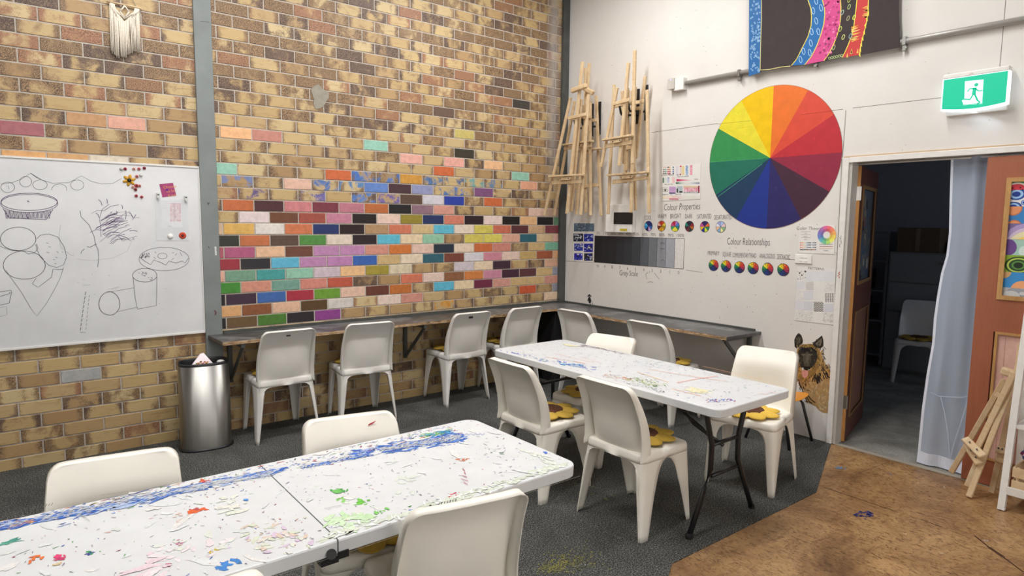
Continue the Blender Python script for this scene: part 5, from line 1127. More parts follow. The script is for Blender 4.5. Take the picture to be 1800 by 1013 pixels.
for (u, v) in [(1300, 130), (1434, 113), (1590, 83)]:
    p = WX(u, v, -.03); m = MB(); m.box((-.0, p.y-.010, 2.80), (-.048, p.y+.010, 2.853)); m.box((-.012, p.y-.010, 2.765), (-.040, p.y+.010, 2.80)); m.tube([(-.026, p.y-.011, 2.782), (-.042, p.y-.011, 2.782)], .008, 10); wb(m, 'pipe_clip', MZINC, CD)
JB = rootat('motion_sensor', 'white wall sensor box at the left end of the conduit', 'sensor', WX(1187, 150))
m = MB(); a, b_ = WX(1186, 139, -.04), WX(1202, 157, -.04); m.box((0, a.y, b_.z), (-.05, b_.y, a.z)); o = wb(m, 'junction_box', MSHADEW, JB); bevel(o, .003)
m = MB(); a, b_ = WX(1174, 139, -.06), WX(1185, 156, -.06); m.box((-.02, a.y, b_.z), (-.065, b_.y, a.z)); o = wb(m, 'sensor_head', MJAMB, JB); bevel(o, .003)
m = MB(); p = WX(1179, 140.5, -.066); m.disc(p, .005, (0, 1, 0), (0, 0, 1), (.3, .3, 1)); wb(m, 'indicator_lamp', emis('blue_led', (.4, .35, 1), 2), JB)

EX = rootat('exit_sign', 'lit green running-man exit sign above the doorway', 'sign', WX(1716, 160, -.05))
xe = -.085; ya, yb = WX(1657.5, 140, xe).y, WX(1774, 130, xe).y; ze0, ze1 = WX(1716, 188, xe).z, WX(1716, 131.5, xe).z
m = MB(); m.box((0, ya-.012, ze0-.03), (-.03, yb+.012, ze1+.02)); o = wb(m, 'back_plate', MSHADEW, EX); bevel(o, .004)
m = MB(); m.box((-.03, ya, ze1-.002), (xe-.004, yb, ze1+.028)); o = wb(m, 'top_housing', MSHADEW, EX); bevel(o, .006)
m = MB(); m.text('LED', (xe-.0045, (ya+yb)/2+.02, ze1+.006), RT, UPV, .012, H('#b07a50')); wb(m, 'maker_label', MINK, EX)
nn = 12; m = MB(); face = []
def cur(t): return -.026*(2*t-1)**2     # face bows outward in the middle, bottom edge curves
fr = [(xe, ya+(yb-ya)*k/nn, ze1) for k in range(nn+1)] + [(xe, yb+(ya-yb)*k/nn, ze0-.016*math.sin(PI*k/nn)) for k in range(nn+1)]
m.slab(fr, (.05, 0, 0)); wb(m, 'light_frame', MEXW, EX)
ins = .006; gy = [ya-ins+(yb-ya+2*ins)*k/nn for k in range(nn+1)]
m = MB(); m.poly([(xe-.001, y, ze1-.004) for y in gy]+[(xe-.001, gy[nn-k], ze0+.009-.016*math.sin(PI*k/nn)) for k in range(nn+1)], (0, .5, .3)); wb(m, 'green_panel', MEXG, EX)
def E2(a, b_, x=xe-.002): return WX(1560+a/4.22, b_/4.22, x)
m = MB(); m.poly([E2(*p) for p in [(575, 604), (712, 590), (702, 770), (560, 782), (562, 765), (548, 742), (572, 728)]], (1, 1, 1)); wb(m, 'white_door_symbol', MEXW, EX)
m = MB(); x3 = xe-.0032
def gl(pts, w): m.ribbon([E2(*p, x3) for p in pts], w, (-1, 0, 0), (0, .5, .3))
m.disc(E2(659, 629, x3), .011, (0, 1, 0), (0, 0, 1), (0, .5, .3), 14); gl([(648, 650), (640, 700)], .020); gl([(645, 658), (610, 658), (592, 682)], .007); gl([(650, 655), (675, 675), (706, 671)], .007); gl([(645, 695), (668, 745), (685, 758), (665, 772)], .010); gl([(636, 700), (612, 738), (560, 736), (546, 746)], .009); gl([(546, 780), (700, 766)], .004)
wb(m, 'running_figure', MEXG, EX)
el = bpy.data.lights.new('exit_glow', 'AREA'); el.shape = 'RECTANGLE'; el.size = .3; el.size_y = .03; el.energy = .12; el.color = (.72, .84, 1)
eo = bpy.data.objects.new('exit_downlight', el); COL.objects.link(eo); eo.parent = EX; eo.location = Vector((-.05, (ya+yb)/2, ze0-.018))-Vector(EX.location); eo.rotation_euler = (0, R(-25), PI/2)

# ================================================================== HANGING EASELS
def easel(name, label, group, rootp, legs, bars, trays, mast, blocks=(), x=-.2, w=.030, d=.020):
    E_ = rootat(name, label, 'easel', rootp, group)
    for a, b_, xo in legs:
        m = MB(); m.beam(WX(*a, x+xo), WX(*b_, x+xo), w, d, (-1, 0, 0)); o = wb(m, 'leg', MPINE, E_); bevel(o, .003, 1)
    if len(legs) == 2 and mast:
        (a0, b0_, x_), (a1, b1_, _x) = legs; c0 = ((a0[0]+a1[0])/2+3, (a0[1]+a1[1])/2+6); c1 = (mast[1][0]+8, mast[1][1]-4)
        m = MB(); m.beam(WX(*c0, x+.03), WX(*c1, x+.06), w, d, (-1, 0, 0)); o = wb(m, 'rear_leg', MPINE, E_); bevel(o, .003, 1)
    if mast: m = MB(); m.beam(WX(*mast[0], x-.006), WX(*mast[1], x-.006), w, d+.004, (-1, 0, 0)); o = wb(m, 'mast', MPINE, E_); bevel(o, .003, 1)
    for a, b_, ww in bars: m = MB(); m.beam(WX(*a, x-.022), WX(*b_, x-.022), ww, .018, (-1, 0, 0)); o = wb(m, 'cross_bar', MPINE, E_); bevel(o, .002, 1)
    for a, b_ in trays:
        p, q = WX(*a, x-.040), WX(*b_, x-.040); m = MB(); m.beam(p, q, .018, .05, (-1, 0, 0)); o = wb(m, 'tray', MPINE, E_); bevel(o, .003, 1)
        c0, c1 = p.lerp(q, .30), p.lerp(q, .70); dz = Vector((-.012, 0, -.028)); m = MB(); m.slab([c0+dz+Vector((0, 0, .014)), c1+dz+Vector((0, 0, .014)), c1+dz+Vector((0, .02, -.006)), c1+dz+Vector((0, .03, -.014)), c0+dz+Vector((0, -.03, -.014)), c0+dz+Vector((0, -.02, -.006))], (.02, 0, 0)); wb(m, 'tray_block', MPINE, E_)
        for t_ in (.38, .62): m = MB(); pp_ = p.lerp(q, t_)+Vector((-.0225, 0, -.028)); m.tube([pp_, pp_+Vector((.004, 0, 0))], .005, 8); wb(m, 'screw', MBLACK, E_)
    for a, b_ in blocks:
        p, q = WX(*a, x-.03), WX(*b_, x-.03); m = MB(); m.beam(p, q, .045, .04, (-1, 0, 0)); o = wb(m, 'clamp_block', MPINE, E_); bevel(o, .010, 2)
    return E_
GE = 'wooden easels hung on the white wall'
easel('hanging_easel', 'front easel of the left hanging cluster, its mast leaning left', GE, WX(1000, 240, -.36), [((1003, 172), (957, 379), 0), ((1034.5, 166), (1021, 378), 0)], [((971, 321.5), (1022, 319), .035), ((999, 208), (1030, 201), .03)], [((966, 310.5), (1025, 307.5))], ((1024, 109), (996.5, 376)), [((1005, 160), (1031, 150))], -.36)
easel('hanging_easel', 'middle easel of the left hanging cluster, its tray higher up', GE, WX(1020, 240, -.22), [((1010, 178), (974, 379), 0), ((1037, 180), (1038, 379), 0)], [((992, 261), (1040, 256), .03), ((1005, 210), (1040, 205), .03)], [((991, 255), (1041, 248))], ((1036, 111), (1013, 378)), [((1027, 155), (1043, 164))], -.22)
easel('hanging_easel', 'rear easel of the left hanging cluster, its right leg nearest the other cluster', GE, WX(1040, 260, -.10), [((1022, 175), (1000, 372), 0), ((1048, 168), (1056.5, 380), 0)], [((1006, 330), (1052, 325), .035), ((1018, 215), (1048, 211), .03)], [((1010, 266), (1057, 261))], ((1029, 119), (1030, 374)), [], -.10)
easel('hanging_easel', 'front easel of the right hanging cluster, shortest and highest hung', GE, WX(1090, 220, -.34), [((1085, 154), (1056.5, 294), 0), ((1114.5, 143), (1112, 288), 0)], [((1065, 257), (1110, 250), .038), ((1078, 183), (1107, 175), .03)], [((1061, 246.5), (1112, 238))], ((1105, 110), (1088.5, 292)), [], -.34)
easel('hanging_easel', 'tallest easel of the right hanging cluster, its mast topping the group', GE, WX(1110, 240, -.20), [((1079.5, 149), (1069, 377), 0), ((1137.5, 158), (1141, 375), 0)], [((1077, 320.5), (1136, 312), .038), ((1080, 187), (1132, 178), .03)], [((1069, 308.5), (1138, 303))], ((1116, 88), (1109.5, 374)), [], -.20)
easel('hanging_easel', 'rear easel of the right hanging cluster, its right leg slanting inward', GE, WX(1120, 200, -.11), [((1134, 134), (1118, 279), 0), ((1094, 160), (1100, 322), 0)], [((1092, 195), (1126, 190), .03), ((1096, 262), (1116, 258), .03)], [], ((1104, 158), (1102, 300)), [], -.11)
def hook(u, v, u2, v2, label):
    E_ = rootat('wall_hook', label, 'hook', WX(u, v)); t0 = WX(u2, v2, -.40); b0 = WX(u, v, 0)
    m = MB(); m.beam((-.006, b0.y, b0.z-.02), (-.006, b0.y, b0.z+.30), .03, .012, (-1, 0, 0)); wb(m, 'wall_plate', MBLACK, E_)
    m = MB(); m.tube([(-.0, b0.y, b0.z+.06), (-.14, b0.y+.0, b0.z+.045), (-.225, b0.y, b0.z+.04), (-.237, b0.y, b0.z+.055), (-.255, b0.y, b0.z+.115)], .010, 10); wb(m, 'arm', MBLACK, E_, True)
hook(1041, 236, 0, 0, 'black steel hook behind the left easel cluster, the left of two'); hook(1054, 233, 0, 0, 'black steel hook behind the left easel cluster, the right of two'); hook(1121, 214, 0, 0, 'black steel hook behind the right easel cluster, the left of two'); hook(1136, 208, 0, 0, 'black steel hook behind the right easel cluster, the right of two')

# ================================================================== DOORS
def leaf_geometry(root, side, paint, w=.815, h=2.035, t=.036):
    """leaf in local coords: hinge edge at y=0 growing to -w; room face at x=-t/2"""
    wx0, wx1, wz0, wz1 = .105, .71, 1.17, 1.905; px0, px1, pz0, pz1 = .115, .70, .16, .97
    m = MB()
    for (a, b_, c_, d_) in [(0, wx0, 0, h), (wx1, w, 0, h), (wx0, wx1, 0, pz0), (wx0, wx1, pz1, wz0), (wx0, wx1, wz1, h)]: m.box((-t/2, -a, c_), (t/2, -b_, d_))
    m.build('door_panel', paint, root)
    for s_ in (-1, 1):
        m = MB(); X_ = s_*t/2; o_ = s_*.008
        for (x0, x1, z0, z1) in ((wx0, wx1, wz0, wz1), (px0, px1, pz0, pz1)):
            b__ = .026 if z0 > 1 else .014
            m.box((X_, -x0, z0+b__), (X_+o_, -x0-b__, z1-b__)); m.box((X_, -x1, z0+b__), (X_+o_, -x1+b__, z1-b__)); m.box((X_, -x0, z0), (X_+o_, -x1, z0+b__)); m.box((X_, -x0, z1), (X_+o_, -x1, z1-b__))
        m.build('glazing_bead', MBEAD, root)
    return (wx0, wx1, wz0, wz1, px0, px1, pz0, pz1, t)
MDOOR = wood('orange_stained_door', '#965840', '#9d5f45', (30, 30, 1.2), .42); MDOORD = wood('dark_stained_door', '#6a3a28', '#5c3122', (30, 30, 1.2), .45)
DL = thing('door_2', None, None, (.020, -3.783, .006)); del_ = 0
for k_ in ('label', 'category'): 
    if k_ in DL: del DL[k_]
DL['kind'] = 'structure'
g_ = leaf_geometry(DL, -1, MDOOR)
m = MB(); m.box((-.004, -g_[0], g_[2]), (.004, -g_[1], g_[3]), H('#c8ccd0')); gp = m.build('glass_pane', MPAPER, DL)
m = MB(); m.box((-.008, -g_[4]-.0, g_[6]), (.008, -g_[5], g_[7]), H('#dcb4a8')); m.box((-.0095, -g_[4]-.05, g_[6]+.02), (-.008, -g_[4]-.052, g_[7]-.02), H('#c09a8c')); m.build('lower_panel', MV, DL)['label'] = 'pale pink lower panel'
# artworks behind the glass: rows of children's tiles (width .2 each)
def tile(zt_, zb_, base, fn, label):
    m = MB(); y0 = -g_[0]-.02; y1 = y0-.26; xg = -.0062
    m.slab([(xg, y0, zb_), (xg, y1, zb_), (xg, y1, zt_), (xg, y0, zt_)], (.0012, 0, 0), H(base))
    def P2(a, b_, l=1): return (xg-l*.0004, y0-a, zt_-b_)
    def circ(a, b_, r_, c, l=1, rx=1, th0=0, th1=2*PI):
        pts = [(min(.26, max(0, a+r_*rx*math.cos(th0+(th1-th0)*k/24))), min(zt_-zb_, max(0, b_+r_*math.sin(th0+(th1-th0)*k/24)))) for k in range(24 if th1-th0 > 6.2 else 25)]
        m.poly([P2(*p, l) for p in pts], H(c))
    fn(circ, P2, m); o = m.build('artwork_tile', MPAPER, DL); o['label'] = label
zw = [1.885, 1.735, 1.625, 1.515, 1.405, 1.395]
def px_z(v): return WX(1785, v).z
zs_ = [px_z(305), px_z(334), px_z(363), px_z(393), px_z(421), px_z(449), px_z(479), px_z(507), px_z(529)]
zs_ = [z-.006 for z in zs_]
tile(zs_[0], zs_[1], '#d8d8d4', lambda c, P_, m: (c(.03, .12, .075, '#4a8a4a', 1), c(.03, .12, .068, '#e8e0d8', 2), c(.03, .12, .058, '#c8384a', 3), c(.15, .02, .07, '#8a7a58', 1), c(.15, .02, .06, '#e8e0d8', 2), c(.15, .02, .05, '#d8503c', 3), [c(.01+.012*k, .085+.012*(k % 3), .004, '#2a1a1c', 4) for k in range(5)]), 'watermelon slices')
tile(zs_[1], zs_[2], '#dcdcdc', lambda c, P_, m: ([(c(a, b_, r_, '#28489a', 1, q), c(a, b_, r_*.75, '#9ac0e8', 2, q), c(a, b_, r_*.45, '#1f3a8a', 3, q)) for a, b_, r_, q in [(.03, .025, .035, 1.3), (.115, .04, .032, .7), (.07, .075, .015, 1), (.02, .10, .03, 1.4), (.11, .11, .03, 1.1), (.19, .05, .03, 1)]]), 'blue ringed shapes on white')
tile(zs_[2], zs_[3], '#3a80c0', lambda c, P_, m: [(c(a, b_, r_, '#c87850', 1), c(a, b_, r_*.86, '#e09468', 2)) for a, b_, r_ in [(.02, .01, .045), (.16, .05, .05), (.03, .12, .04), (.22, .12, .04)]], 'orange slices on blue')
tile(zs_[3], zs_[4], '#7a6a9a', lambda c, P_, m: (c(.12, .14, .15, '#a894c4', 1), c(.12, .15, .13, '#c8b8d0', 2), c(.12, .16, .12, '#e0d8b0', 3), c(.12, .17, .10, '#e8cc70', 4)), 'yellow sun under purple arches')
tile(zs_[4], zs_[5], '#a0c4b8', lambda c, P_, m: (c(.0, .05, .055, '#6a4a8c', 1), c(.2, .05, .07, '#5a3a84', 1), c(.10, .07, .035, '#c8dcd4', 2)), 'purple discs on pale green')
tile(zs_[5], zs_[6], '#8aa83a', lambda c, P_, m: ([(c(.07, .06, r_, cl, l, 1.3)) for r_, cl, l in [(.052, '#2c4a28', 1), (.044, '#b0c858', 2), (.036, '#2a4a2c', 3), (.026, '#5a8a48', 4), (.018, '#1f2f20', 5)]], [c(.15+.02*k, .03+.025*(k % 3), .012, ['#d8dc78', '#3a5a30'][k % 2], 2+k % 2) for k in range(5)]), 'green marbled swirls')
tile(zs_[6], zs_[7], '#3a88c4', lambda c, P_, m: (c(.10, .11, .06, '#e0a070', 1), c(.0, .0, .04, '#c8a070', 1), c(.2, .0, .05, '#d8a878', 1)), 'orange mounds on blue')
tile(zs_[7], zs_[8], '#b0b4b8', lambda c, P_, m: [c(random.uniform(.02, .2), random.uniform(.01, .06), random.uniform(.01, .03), random.choice(['#c8cacc', '#989ca4', '#d4d4d2']), 1+k*.1, 1.5) for k in range(10)], 'grey clouds')
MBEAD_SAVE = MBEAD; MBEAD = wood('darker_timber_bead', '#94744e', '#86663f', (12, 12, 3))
DR = thing('door_1', None, None, (.10, -2.985, .006), R(90+14.6)); DR['kind'] = 'structure'
for k_ in ('label', 'category'):
    if k_ in DR: del DR[k_]
# local -y runs along world direction rotated: -y rotated by 104.6deg -> +x
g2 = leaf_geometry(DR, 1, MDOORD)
m = MB(); m.box((-.018, .0005, 0), (.018, .006, 2.035)); m.build('edge_lipping', MPINE2, DR)['label'] = 'bare timber hinge edge'
m = MB(); m.box((-.004, -g2[0], g2[2]), (.004, -g2[1], g2[3]), H('#5a6470')); 
for k in range(46):
    a, z = random.uniform(g2[0]+.03, g2[1]-.03), random.uniform(g2[2]+.03, g2[3]-.03); s_ = random.uniform(.015, .05); X_ = -.0046-random.random()*.0006
    m.poly([(X_, -a-s_, z-s_*.6), (X_, -a+s_*.7, z-s_), (X_, -a+s_, z+s_*.8), (X_, -a-s_*.4, z+s_)], H(random.choice(['#8a8478', '#5a5450', '#b0aca0', '#2c2c30', '#6a6a70', '#8a5a50', '#3a5a80', '#787468'])))
m.build('papered_pane', MPAPER, DR)
m = MB(); m.box((-.010, -g2[4], g2[6]), (.010, -g2[5], g2[7]), H('#8a6050')); m.build('lower_panel', MV, DR)
MHW = plain('brass_hinge_plate', '#cfc9b8', .3, .6)
for z in (.30, 1.84):
    m = MB(); m.box((-.014, .006, z-.05), (.014, .0075, z+.05)); m.tube([(-.020, .004, z-.05), (-.020, .004, z+.05)], .006, 8)
    for k in range(4): m.tube([(-.004+.008*(k % 2), .0075, z-.036+k*.024), (-.004+.008*(k % 2), .009, z-.036+k*.024)], .0035, 6)
    o = m.build('hinge', MZINC if z < 1 else MSHADEW, DR)
# writing on the jamb
m = MB()
for k in range(9): p = WX(1483+random.uniform(-2, 2), 444+k*1.6, -.0168); p.y = random.uniform(-2.928, -2.945); 
p0 = Vector((-.0168, -2.94, 1.46))
for k in range(7): m.ribbon([p0+Vector((0, .006*math.sin(k*2), .012*k)), p0+Vector((0, .008*math.cos(k*1.3), .012*k+.010))], .0035, (-1, 0, 0), INK)
for k in range(4): m.ribbon([Vector((-.0168, -2.943+.008*math.sin(k*2.2), 1.235+k*.012)), Vector((-.0168, -2.943-.006*math.cos(k*2), 1.247+k*.012))], .005, (-1, 0, 0), H('#a83a34'))
m.build('jamb_scribbles', MINK, bpy.data.objects['trim_1'])

# ================================================================== CURTAIN
CU = rootat('sheer_curtain', 'sheer white curtain with a solid hem hanging in the doorway', 'curtain', (.08, -3.62, 2.05))
lft = [(1671, 279), (1668.5, 350), (1667, 410), (1662, 450), (1653, 480), (1646, 520), (1640.5, 560), (1637.5, 605), (1628, 660), (1620, 720), (1613.5, 792), (1611.5, 812)]
rgt = [(1740, 272), (1738, 350), (1735, 410), (1732, 450), (1730, 480), (1727, 520), (1724, 560), (1720, 605), (1715, 660), (1708, 720), (1697, 815), (1694, 834)]
m = MB(); rows = []; nx = 16
for i, (l, r_) in enumerate(zip(lft, rgt)):
    a, b_ = WX(*l, .085), WX(*r_, .085); rw = []
    for k in range(nx+1):
        t = k/nx; p = a.lerp(b_, t); p.x += .010*math.sin(t*7+i*.35)+.006*math.sin(t*15+1); rw.append(p)
    rows.append(rw)
vsx = [p for r_ in rows for p in r_]; n_ = nx+1
m.add(vsx, [(i*n_+k, i*n_+k+1, (i+1)*n_+k+1, (i+1)*n_+k) for i in range(len(rows)-2) for k in range(1, nx)]); wb(m, 'net', MSHEER, CU, True)
m = MB(); m.add(vsx, [(i*n_+k, i*n_+k+1, (i+1)*n_+k+1, (i+1)*n_+k) for i in range(len(rows)-2) for k in (0,)]+[((len(rows)-2)*n_+k, (len(rows)-2)*n_+k+1, (len(rows)-1)*n_+k+1, (len(rows)-1)*n_+k) for k in range(nx)]); o = wb(m, 'hem', MHEM, CU, False); solid(o, .002)
m = MB()
for pts in [[(1653, 696), (1660, 725), (1666, 760), (1669, 800)], [(1702, 700), (1690, 740), (1678, 775), (1670, 805)], [(1636, 690), (1650, 697), (1690, 699), (1705, 695)]]: m.ribbon([WX(*p, .068) for p in pts], .006, (-1, 0, 0), H('#dfe4f2'))
wb(m, 'fold_lines', MSHEER, CU)
m = MB(); m.tube([(.085, -2.99, 2.052), (.085, -4.6, 2.052)], .006, 8); wb(m, 'rod', MSHADEW, CU, True)

# ================================================================== STORE ROOM CONTENTS
CB = rootat('filing_cabinet', 'large grey metal cabinet standing in the dark store room', 'cabinet', (3.3, -2.6, 0))
MCAB = plain('grey_cabinet_enamel', '#95989b', .5)
m = MB(); m.box((3.02, -2.10, 0), (3.6, -3.25, 1.33)); wb(m, 'body', MCAB, CB)
for k in range(4): m = MB(); m.box((3.00, -2.12, .03+k*.325), (3.02, -3.23, .34+k*.325)); o = wb(m, 'drawer', MCAB, CB); bevel(o, .004); m = MB(); m.box((2.985, -2.60, .24+k*.325), (3.0, -2.74, .26+k*.325)); wb(m, 'handle', MZINC, CB, False, o)
m = MB(); m.box((3.08, -2.14, 1.33), (3.5, -2.56, 1.60)); o = m.build('cardboard_box', plain('brown_cardboard', '#6a5848', .85)); bevel(o, .004); tag(o, 'brown cardboard box on top of the grey cabinet in the store room', 'box')
m = MB(); m.box((3.075, -2.33, 1.34), (3.079, -2.37, 1.59)); m.build('packing_tape', plain('tape', '#8a7860', .4), o)
m = MB(); m.box((3.2, -2.62, 1.33), (3.55, -2.98, 1.42)); o = m.build('storage_crate', MBLACKM); bevel(o, .02, 3); tag(o, 'black crate beside the cardboard box in the store room', 'crate')
for k in range(3): m = MB(); m.slab([(3.2, -2.62+.0, 1.42+.012*k), (3.55, -2.64, 1.42+.012*k), (3.55, -2.96, 1.42+.012*k), (3.2, -2.98, 1.42+.012*k)], (0, 0, .012)); m.build('folded_cloth', plain('grey_cloth', '#5a5a60', .9), o)
SH = rootat('storage_shelf', 'dark open shelving behind the open door in the store room', 'shelf', (3.5, -1.8, 0))
for y in (-1.28, -2.02): m = MB(); m.box((3.2, y, 0), (3.6, y+.03, 1.55)); wb(m, 'upright', MCAB, SH)
for z in (.10, .50, .85, 1.2, 1.53): m = MB(); m.box((3.2, -1.28, z), (3.6, -2.0, z+.02)); wb(m, 'shelf_board', MCAB, SH)
for z, nb_ in ((.5215, 8), (.8715, 7), (1.2215, 6)):
    y = -1.31
    for k in range(nb_):
        w_ = random.uniform(.04, .08); h_ = random.uniform(.16, .28)
        m = MB(); m.box((3.24, y, z), (3.5, y-w_, z+h_)); o = m.build('box_file', plain(f'file_board_{k}', random.choice(['#3a3a40', '#4a3c38', '#30384a', '#4a4a4c']), .8)); tag(o, 'dark box file on the store room shelving', 'file', 'box files in the store room'); y -= w_+.006
        m = MB(); m.box((3.238, y+.02, z+.05), (3.24, y+w_*.7, z+.1)); m.build('spine_label', MJAMB, o)
m = MB(); m.lathe((1.5, -2.54, 2.18), [(.004, 0), (.08, .006), (.14, .03), (.16, .07), (.15, .10)], 24); o = m.build('ceiling_dome', plain('frosted_dome', '#d0d0d4', .5), None, True); tag(o, 'white round light dome just under the door head in the store room', 'light')
m = MB(); m.tube([(1.5, -2.54, 2.28), (1.5, -2.54, 2.70)], .01, 8); m.build('stem', MSHADEW, o)

# ================================================================== LEANING EASELS, SHELF, ORANGE CHAIR
def lean(label, legs, extra, trays, blocks, rp):
    E_ = rootat('wooden_easel', label, 'easel', rp, 'folded easels leaning by the orange door')
    for p, q in legs: m = MB(); m.beam(p, q, .032, .022, (-1, 0, .1)); o = wb(m, 'leg', MPINE, E_); bevel(o, .004, 1)
    for p, q in extra: m = MB(); m.beam(p, q, .030, .016, (-1, 0, .1)); o = wb(m, 'cross_bar', MPINE, E_); bevel(o, .003, 1)
    for p, q in trays:
        m = MB(); m.beam(p, q, .045, .02, (-.6, 0, .8)); o = wb(m, 'tray', MPINE, E_); bevel(o, .004, 1)
        for t_ in (.3, .7): c = Vector(p).lerp(Vector(q), t_)+Vector((-.012, 0, .012)); m = MB(); m.tube([c, c+Vector((-.004, 0, .003))], .005, 8); wb(m, 'screw', MBLACK, E_)
    for p, q in blocks: m = MB(); m.beam(p, q, .05, .04, (-1, 0, 0)); o = wb(m, 'clamp_block', MPINE, E_); bevel(o, .012, 2)
def G(u, v, x): p = WX(u, v, x); return p
lean('folded easel leaning on the orange door, the front one of two', [(G(1703, 874, -.295), G(1789, 648, -.09)), (G(1700, 856, -.235), G(1780, 660, -.09)), (G(1672, 831, -.06), G(1766, 668, -.08)), (G(1712, 800, -.22), G(1783, 655, -.13))],
     [(G(1750, 692, -.12), G(1774, 708, -.13)), (G(1698, 776, -.165), G(1724, 800, -.26)), (G(1786, 668, -.08), G(1795, 604, -.05))], [(G(1696, 771, -.20), G(1728, 803, -.30)), (G(1702, 786, -.17), G(1722, 816, -.27))], [(G(1760, 651, -.11), G(1787, 660, -.12))], G(1700, 870, -.29))
lean('folded easel leaning on the orange door, the rear one of two', [(G(1743, 867, -.135), G(1781, 700, -.05)), (G(1757, 861, -.05), G(1788, 700, -.03))],
     [(G(1748, 806, -.13), G(1766, 812, -.12))], [(G(1751, 790, -.115), G(1768, 794, -.115))], [], G(1743, 867, -.12))
LS = rootat('ladder_shelf', 'white ladder-style shelf unit at the right edge of the picture', 'shelf', (-.3, -4.3, 0))
f0, f1 = Vector((-.327, -4.075, 0)), Vector((-.327+.0, -4.075, 0))
for y in (-4.085, -4.62):
    m = MB(); m.beam((-.335, y, 0), (-.135, y, 1.25), .035, .034, (0, 1, 0)); o = wb(m, 'leg', MTRIM, LS)
    m = MB(); m.beam((-.03, y, 0), (-.095, y, 1.25), .035, .034, (0, 1, 0)); o = wb(m, 'leg', MTRIM, LS)
for z, xf in ((.095, -.335), (.47, -.27), (.80, -.22)):
    m = MB(); m.box((xf, -4.098, z), (-.04, -4.605, z+.022)); o = wb(m, 'shelf_board', MTRIM, LS); m = MB(); m.box((xf, -4.098, z+.022), (xf+.012, -4.605, z+.045)) if z < .2 else m.box((-.05, -4.098, z+.022), (-.04, -4.605, z+.06)); wb(m, 'shelf_lip', MTRIM, LS)
def crate(z, x0, label):
    C2 = rootat('wooden_crate', label, 'crate', (x0+.1, -4.25, z), 'slatted wooden crates'); ya_, yb_ = -4.115, -4.40
    for (a, b_) in (((x0, ya_, z), (x0+.22, yb_, z+.008)),): m = MB(); m.box(a, b_); wb(m, 'base', MPINE, C2)
    for k in range(2):
        zz_ = z+.008+k*.075; m = MB(); m.box((x0, ya_, zz_), (x0+.008, yb_, zz_+.055)); wb(m, 'front_slat', MPINE, C2)
        m = MB(); m.box((x0+.008, ya_, zz_), (x0+.22, ya_-.008, zz_+.055)); wb(m, 'side_slat', MPINE, C2)
    for yy_ in (ya_-.016, yb_+.008): m = MB(); m.box((x0+.010, yy_, z+.008), (x0+.024, yy_-.012, z+.138)); wb(m, 'corner_post', MPINE, C2)
    return C2
crate(.118, -.318, 'slatted pine crate on the bottom shelf of the white ladder shelf')
m = MB(); pts = []
for k in range(10): pass
def bag(p, s_, cols, label, name='fabric_bag'):
    m = MB(); n = 12; rws = 7; vs_ = []; fs = []
    for i in range(rws+1):
        t = i/rws; r_ = s_*math.sin(PI*min(.96, t*.9+.08))**.6
        for k in range(n): a = 2*PI*k/n; q = 1+.12*math.sin(3*a+i); vs_.append((p[0]+r_*q*.6*math.cos(a), p[1]+r_*q*math.sin(a), p[2]+t*s_*1.5))
    m.v = [tuple(v) for v in vs_]
    for i in range(rws):
        for k in range(n): m.f.append((i*n+k, i*n+(k+1) % n, (i+1)*n+(k+1) % n, (i+1)*n+k)); m.c.append(H(random.choice(cols)))
    m.f.append(tuple(rws*n+k for k in range(n))); m.c.append(H(cols[0])); m.f.append(tuple(range(n))[::-1]); m.c.append(H(cols[0]))
    o = m.build(name, MV, None, True); return tag(o, label, 'bag')
bag((-.20, -4.20, .262), .075, ['#2a1c38', '#7a2850', '#c8c0cc', '#3a4a80', '#1c1424', '#a03860'], 'dark patterned cloth bundle in purple and white lying on the pine crate')
bag((-.20, -4.19, .494), .065, ['#1a1a1e', '#202024'], 'black cloth pouch on the middle shelf of the ladder shelf')
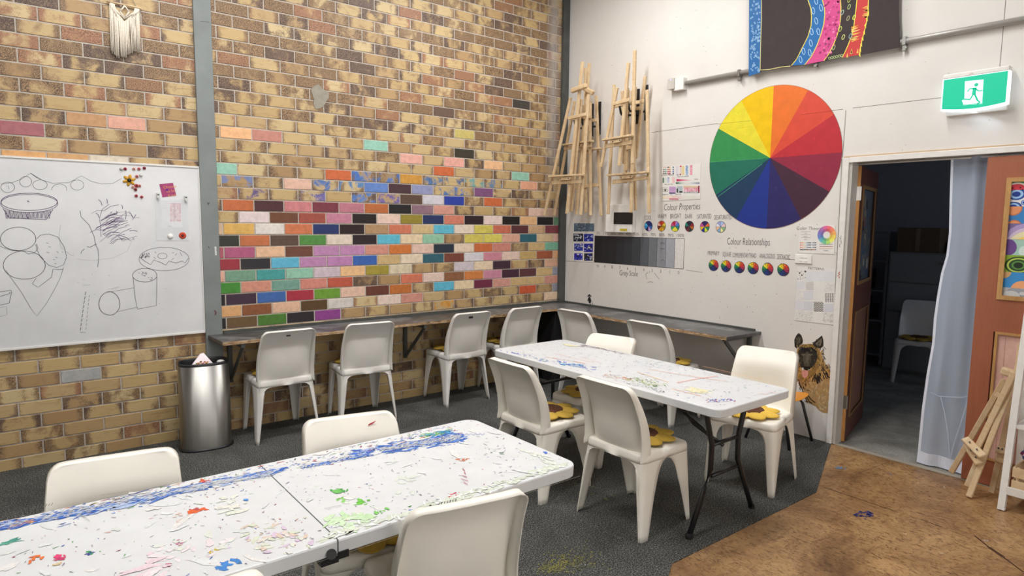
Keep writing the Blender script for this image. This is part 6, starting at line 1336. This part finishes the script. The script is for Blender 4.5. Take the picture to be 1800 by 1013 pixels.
# small orange shell chair
OC = thing('shell_chair', 'small orange plastic shell chair with black tube legs against the wall by the dog', 'chair', (-.235, -2.69, 0), R(180))
MOR = plain('orange_moulded_plastic', '#d08a35', .4)
m = MB(); prof = [(-.02, .60), (-.015, .52), (.0, .44), (.02, .375), (.06, .335), (.12, .325), (.20, .33), (.27, .345), (.30, .335)]; n = 11; vs_ = []; fs = []
for i, (y, z) in enumerate(prof):
    hw = [.12, .15, .16, .165, .17, .17, .165, .155, .14][i]
    for k in range(n): u = -1+2*k/(n-1); vs_.append((u*hw, y-.17+(.03*u*u if i < 4 else 0), z+(.025*u*u if i >= 3 else 0)))
for i in range(len(prof)-1):
    for k in range(n-1): fs.append((i*n+k, i*n+k+1, (i+1)*n+k+1, (i+1)*n+k))
m.add(vs_, fs); o = m.build('shell', MOR, OC, True); solid(o, .005, 1)
for s_ in (-1, 1):
    m = MB(); m.tube([(s_*.17, -.19, .004), (s_*.13, -.11, .285), (s_*.13, -.09, .305), (s_*.13, .06, .305), (s_*.13, .085, .285), (s_*.165, .155, .004)], .0105, 10); m.build('leg_frame', MBLACK, OC, True)
m = MB(); m.tube([(-.13, -.05, .305), (.13, -.05, .305)], .008, 8); m.tube([(-.13, .04, .305), (.13, .04, .305)], .008, 8); m.build('cross_tube', MBLACK, OC, True)

# ================================================================== CAMERA AND VIEW
cam = bpy.data.cameras.new('camera'); cam.sensor_width = 36; cam.sensor_fit = 'HORIZONTAL'; cam.lens = F*36/1800; cam.clip_start = .05
co = bpy.data.objects.new('camera', cam); COL.objects.link(co)
M_ = Matrix((rt, up, -fw)).transposed().to_4x4(); M_.translation = CAM; co.matrix_world = M_; sc.camera = co
w = bpy.data.worlds.new('world'); sc.world = w; w.use_nodes = True; w.node_tree.nodes['Background'].inputs[0].default_value = (.8, .85, .9, 1); w.node_tree.nodes['Background'].inputs[1].default_value = .02
sc.view_settings.view_transform = 'Standard'; sc.view_settings.look = 'None'; sc.view_settings.gamma = 1; sc.view_settings.use_curve_mapping = False
sc.view_settings.exposure = 0.08
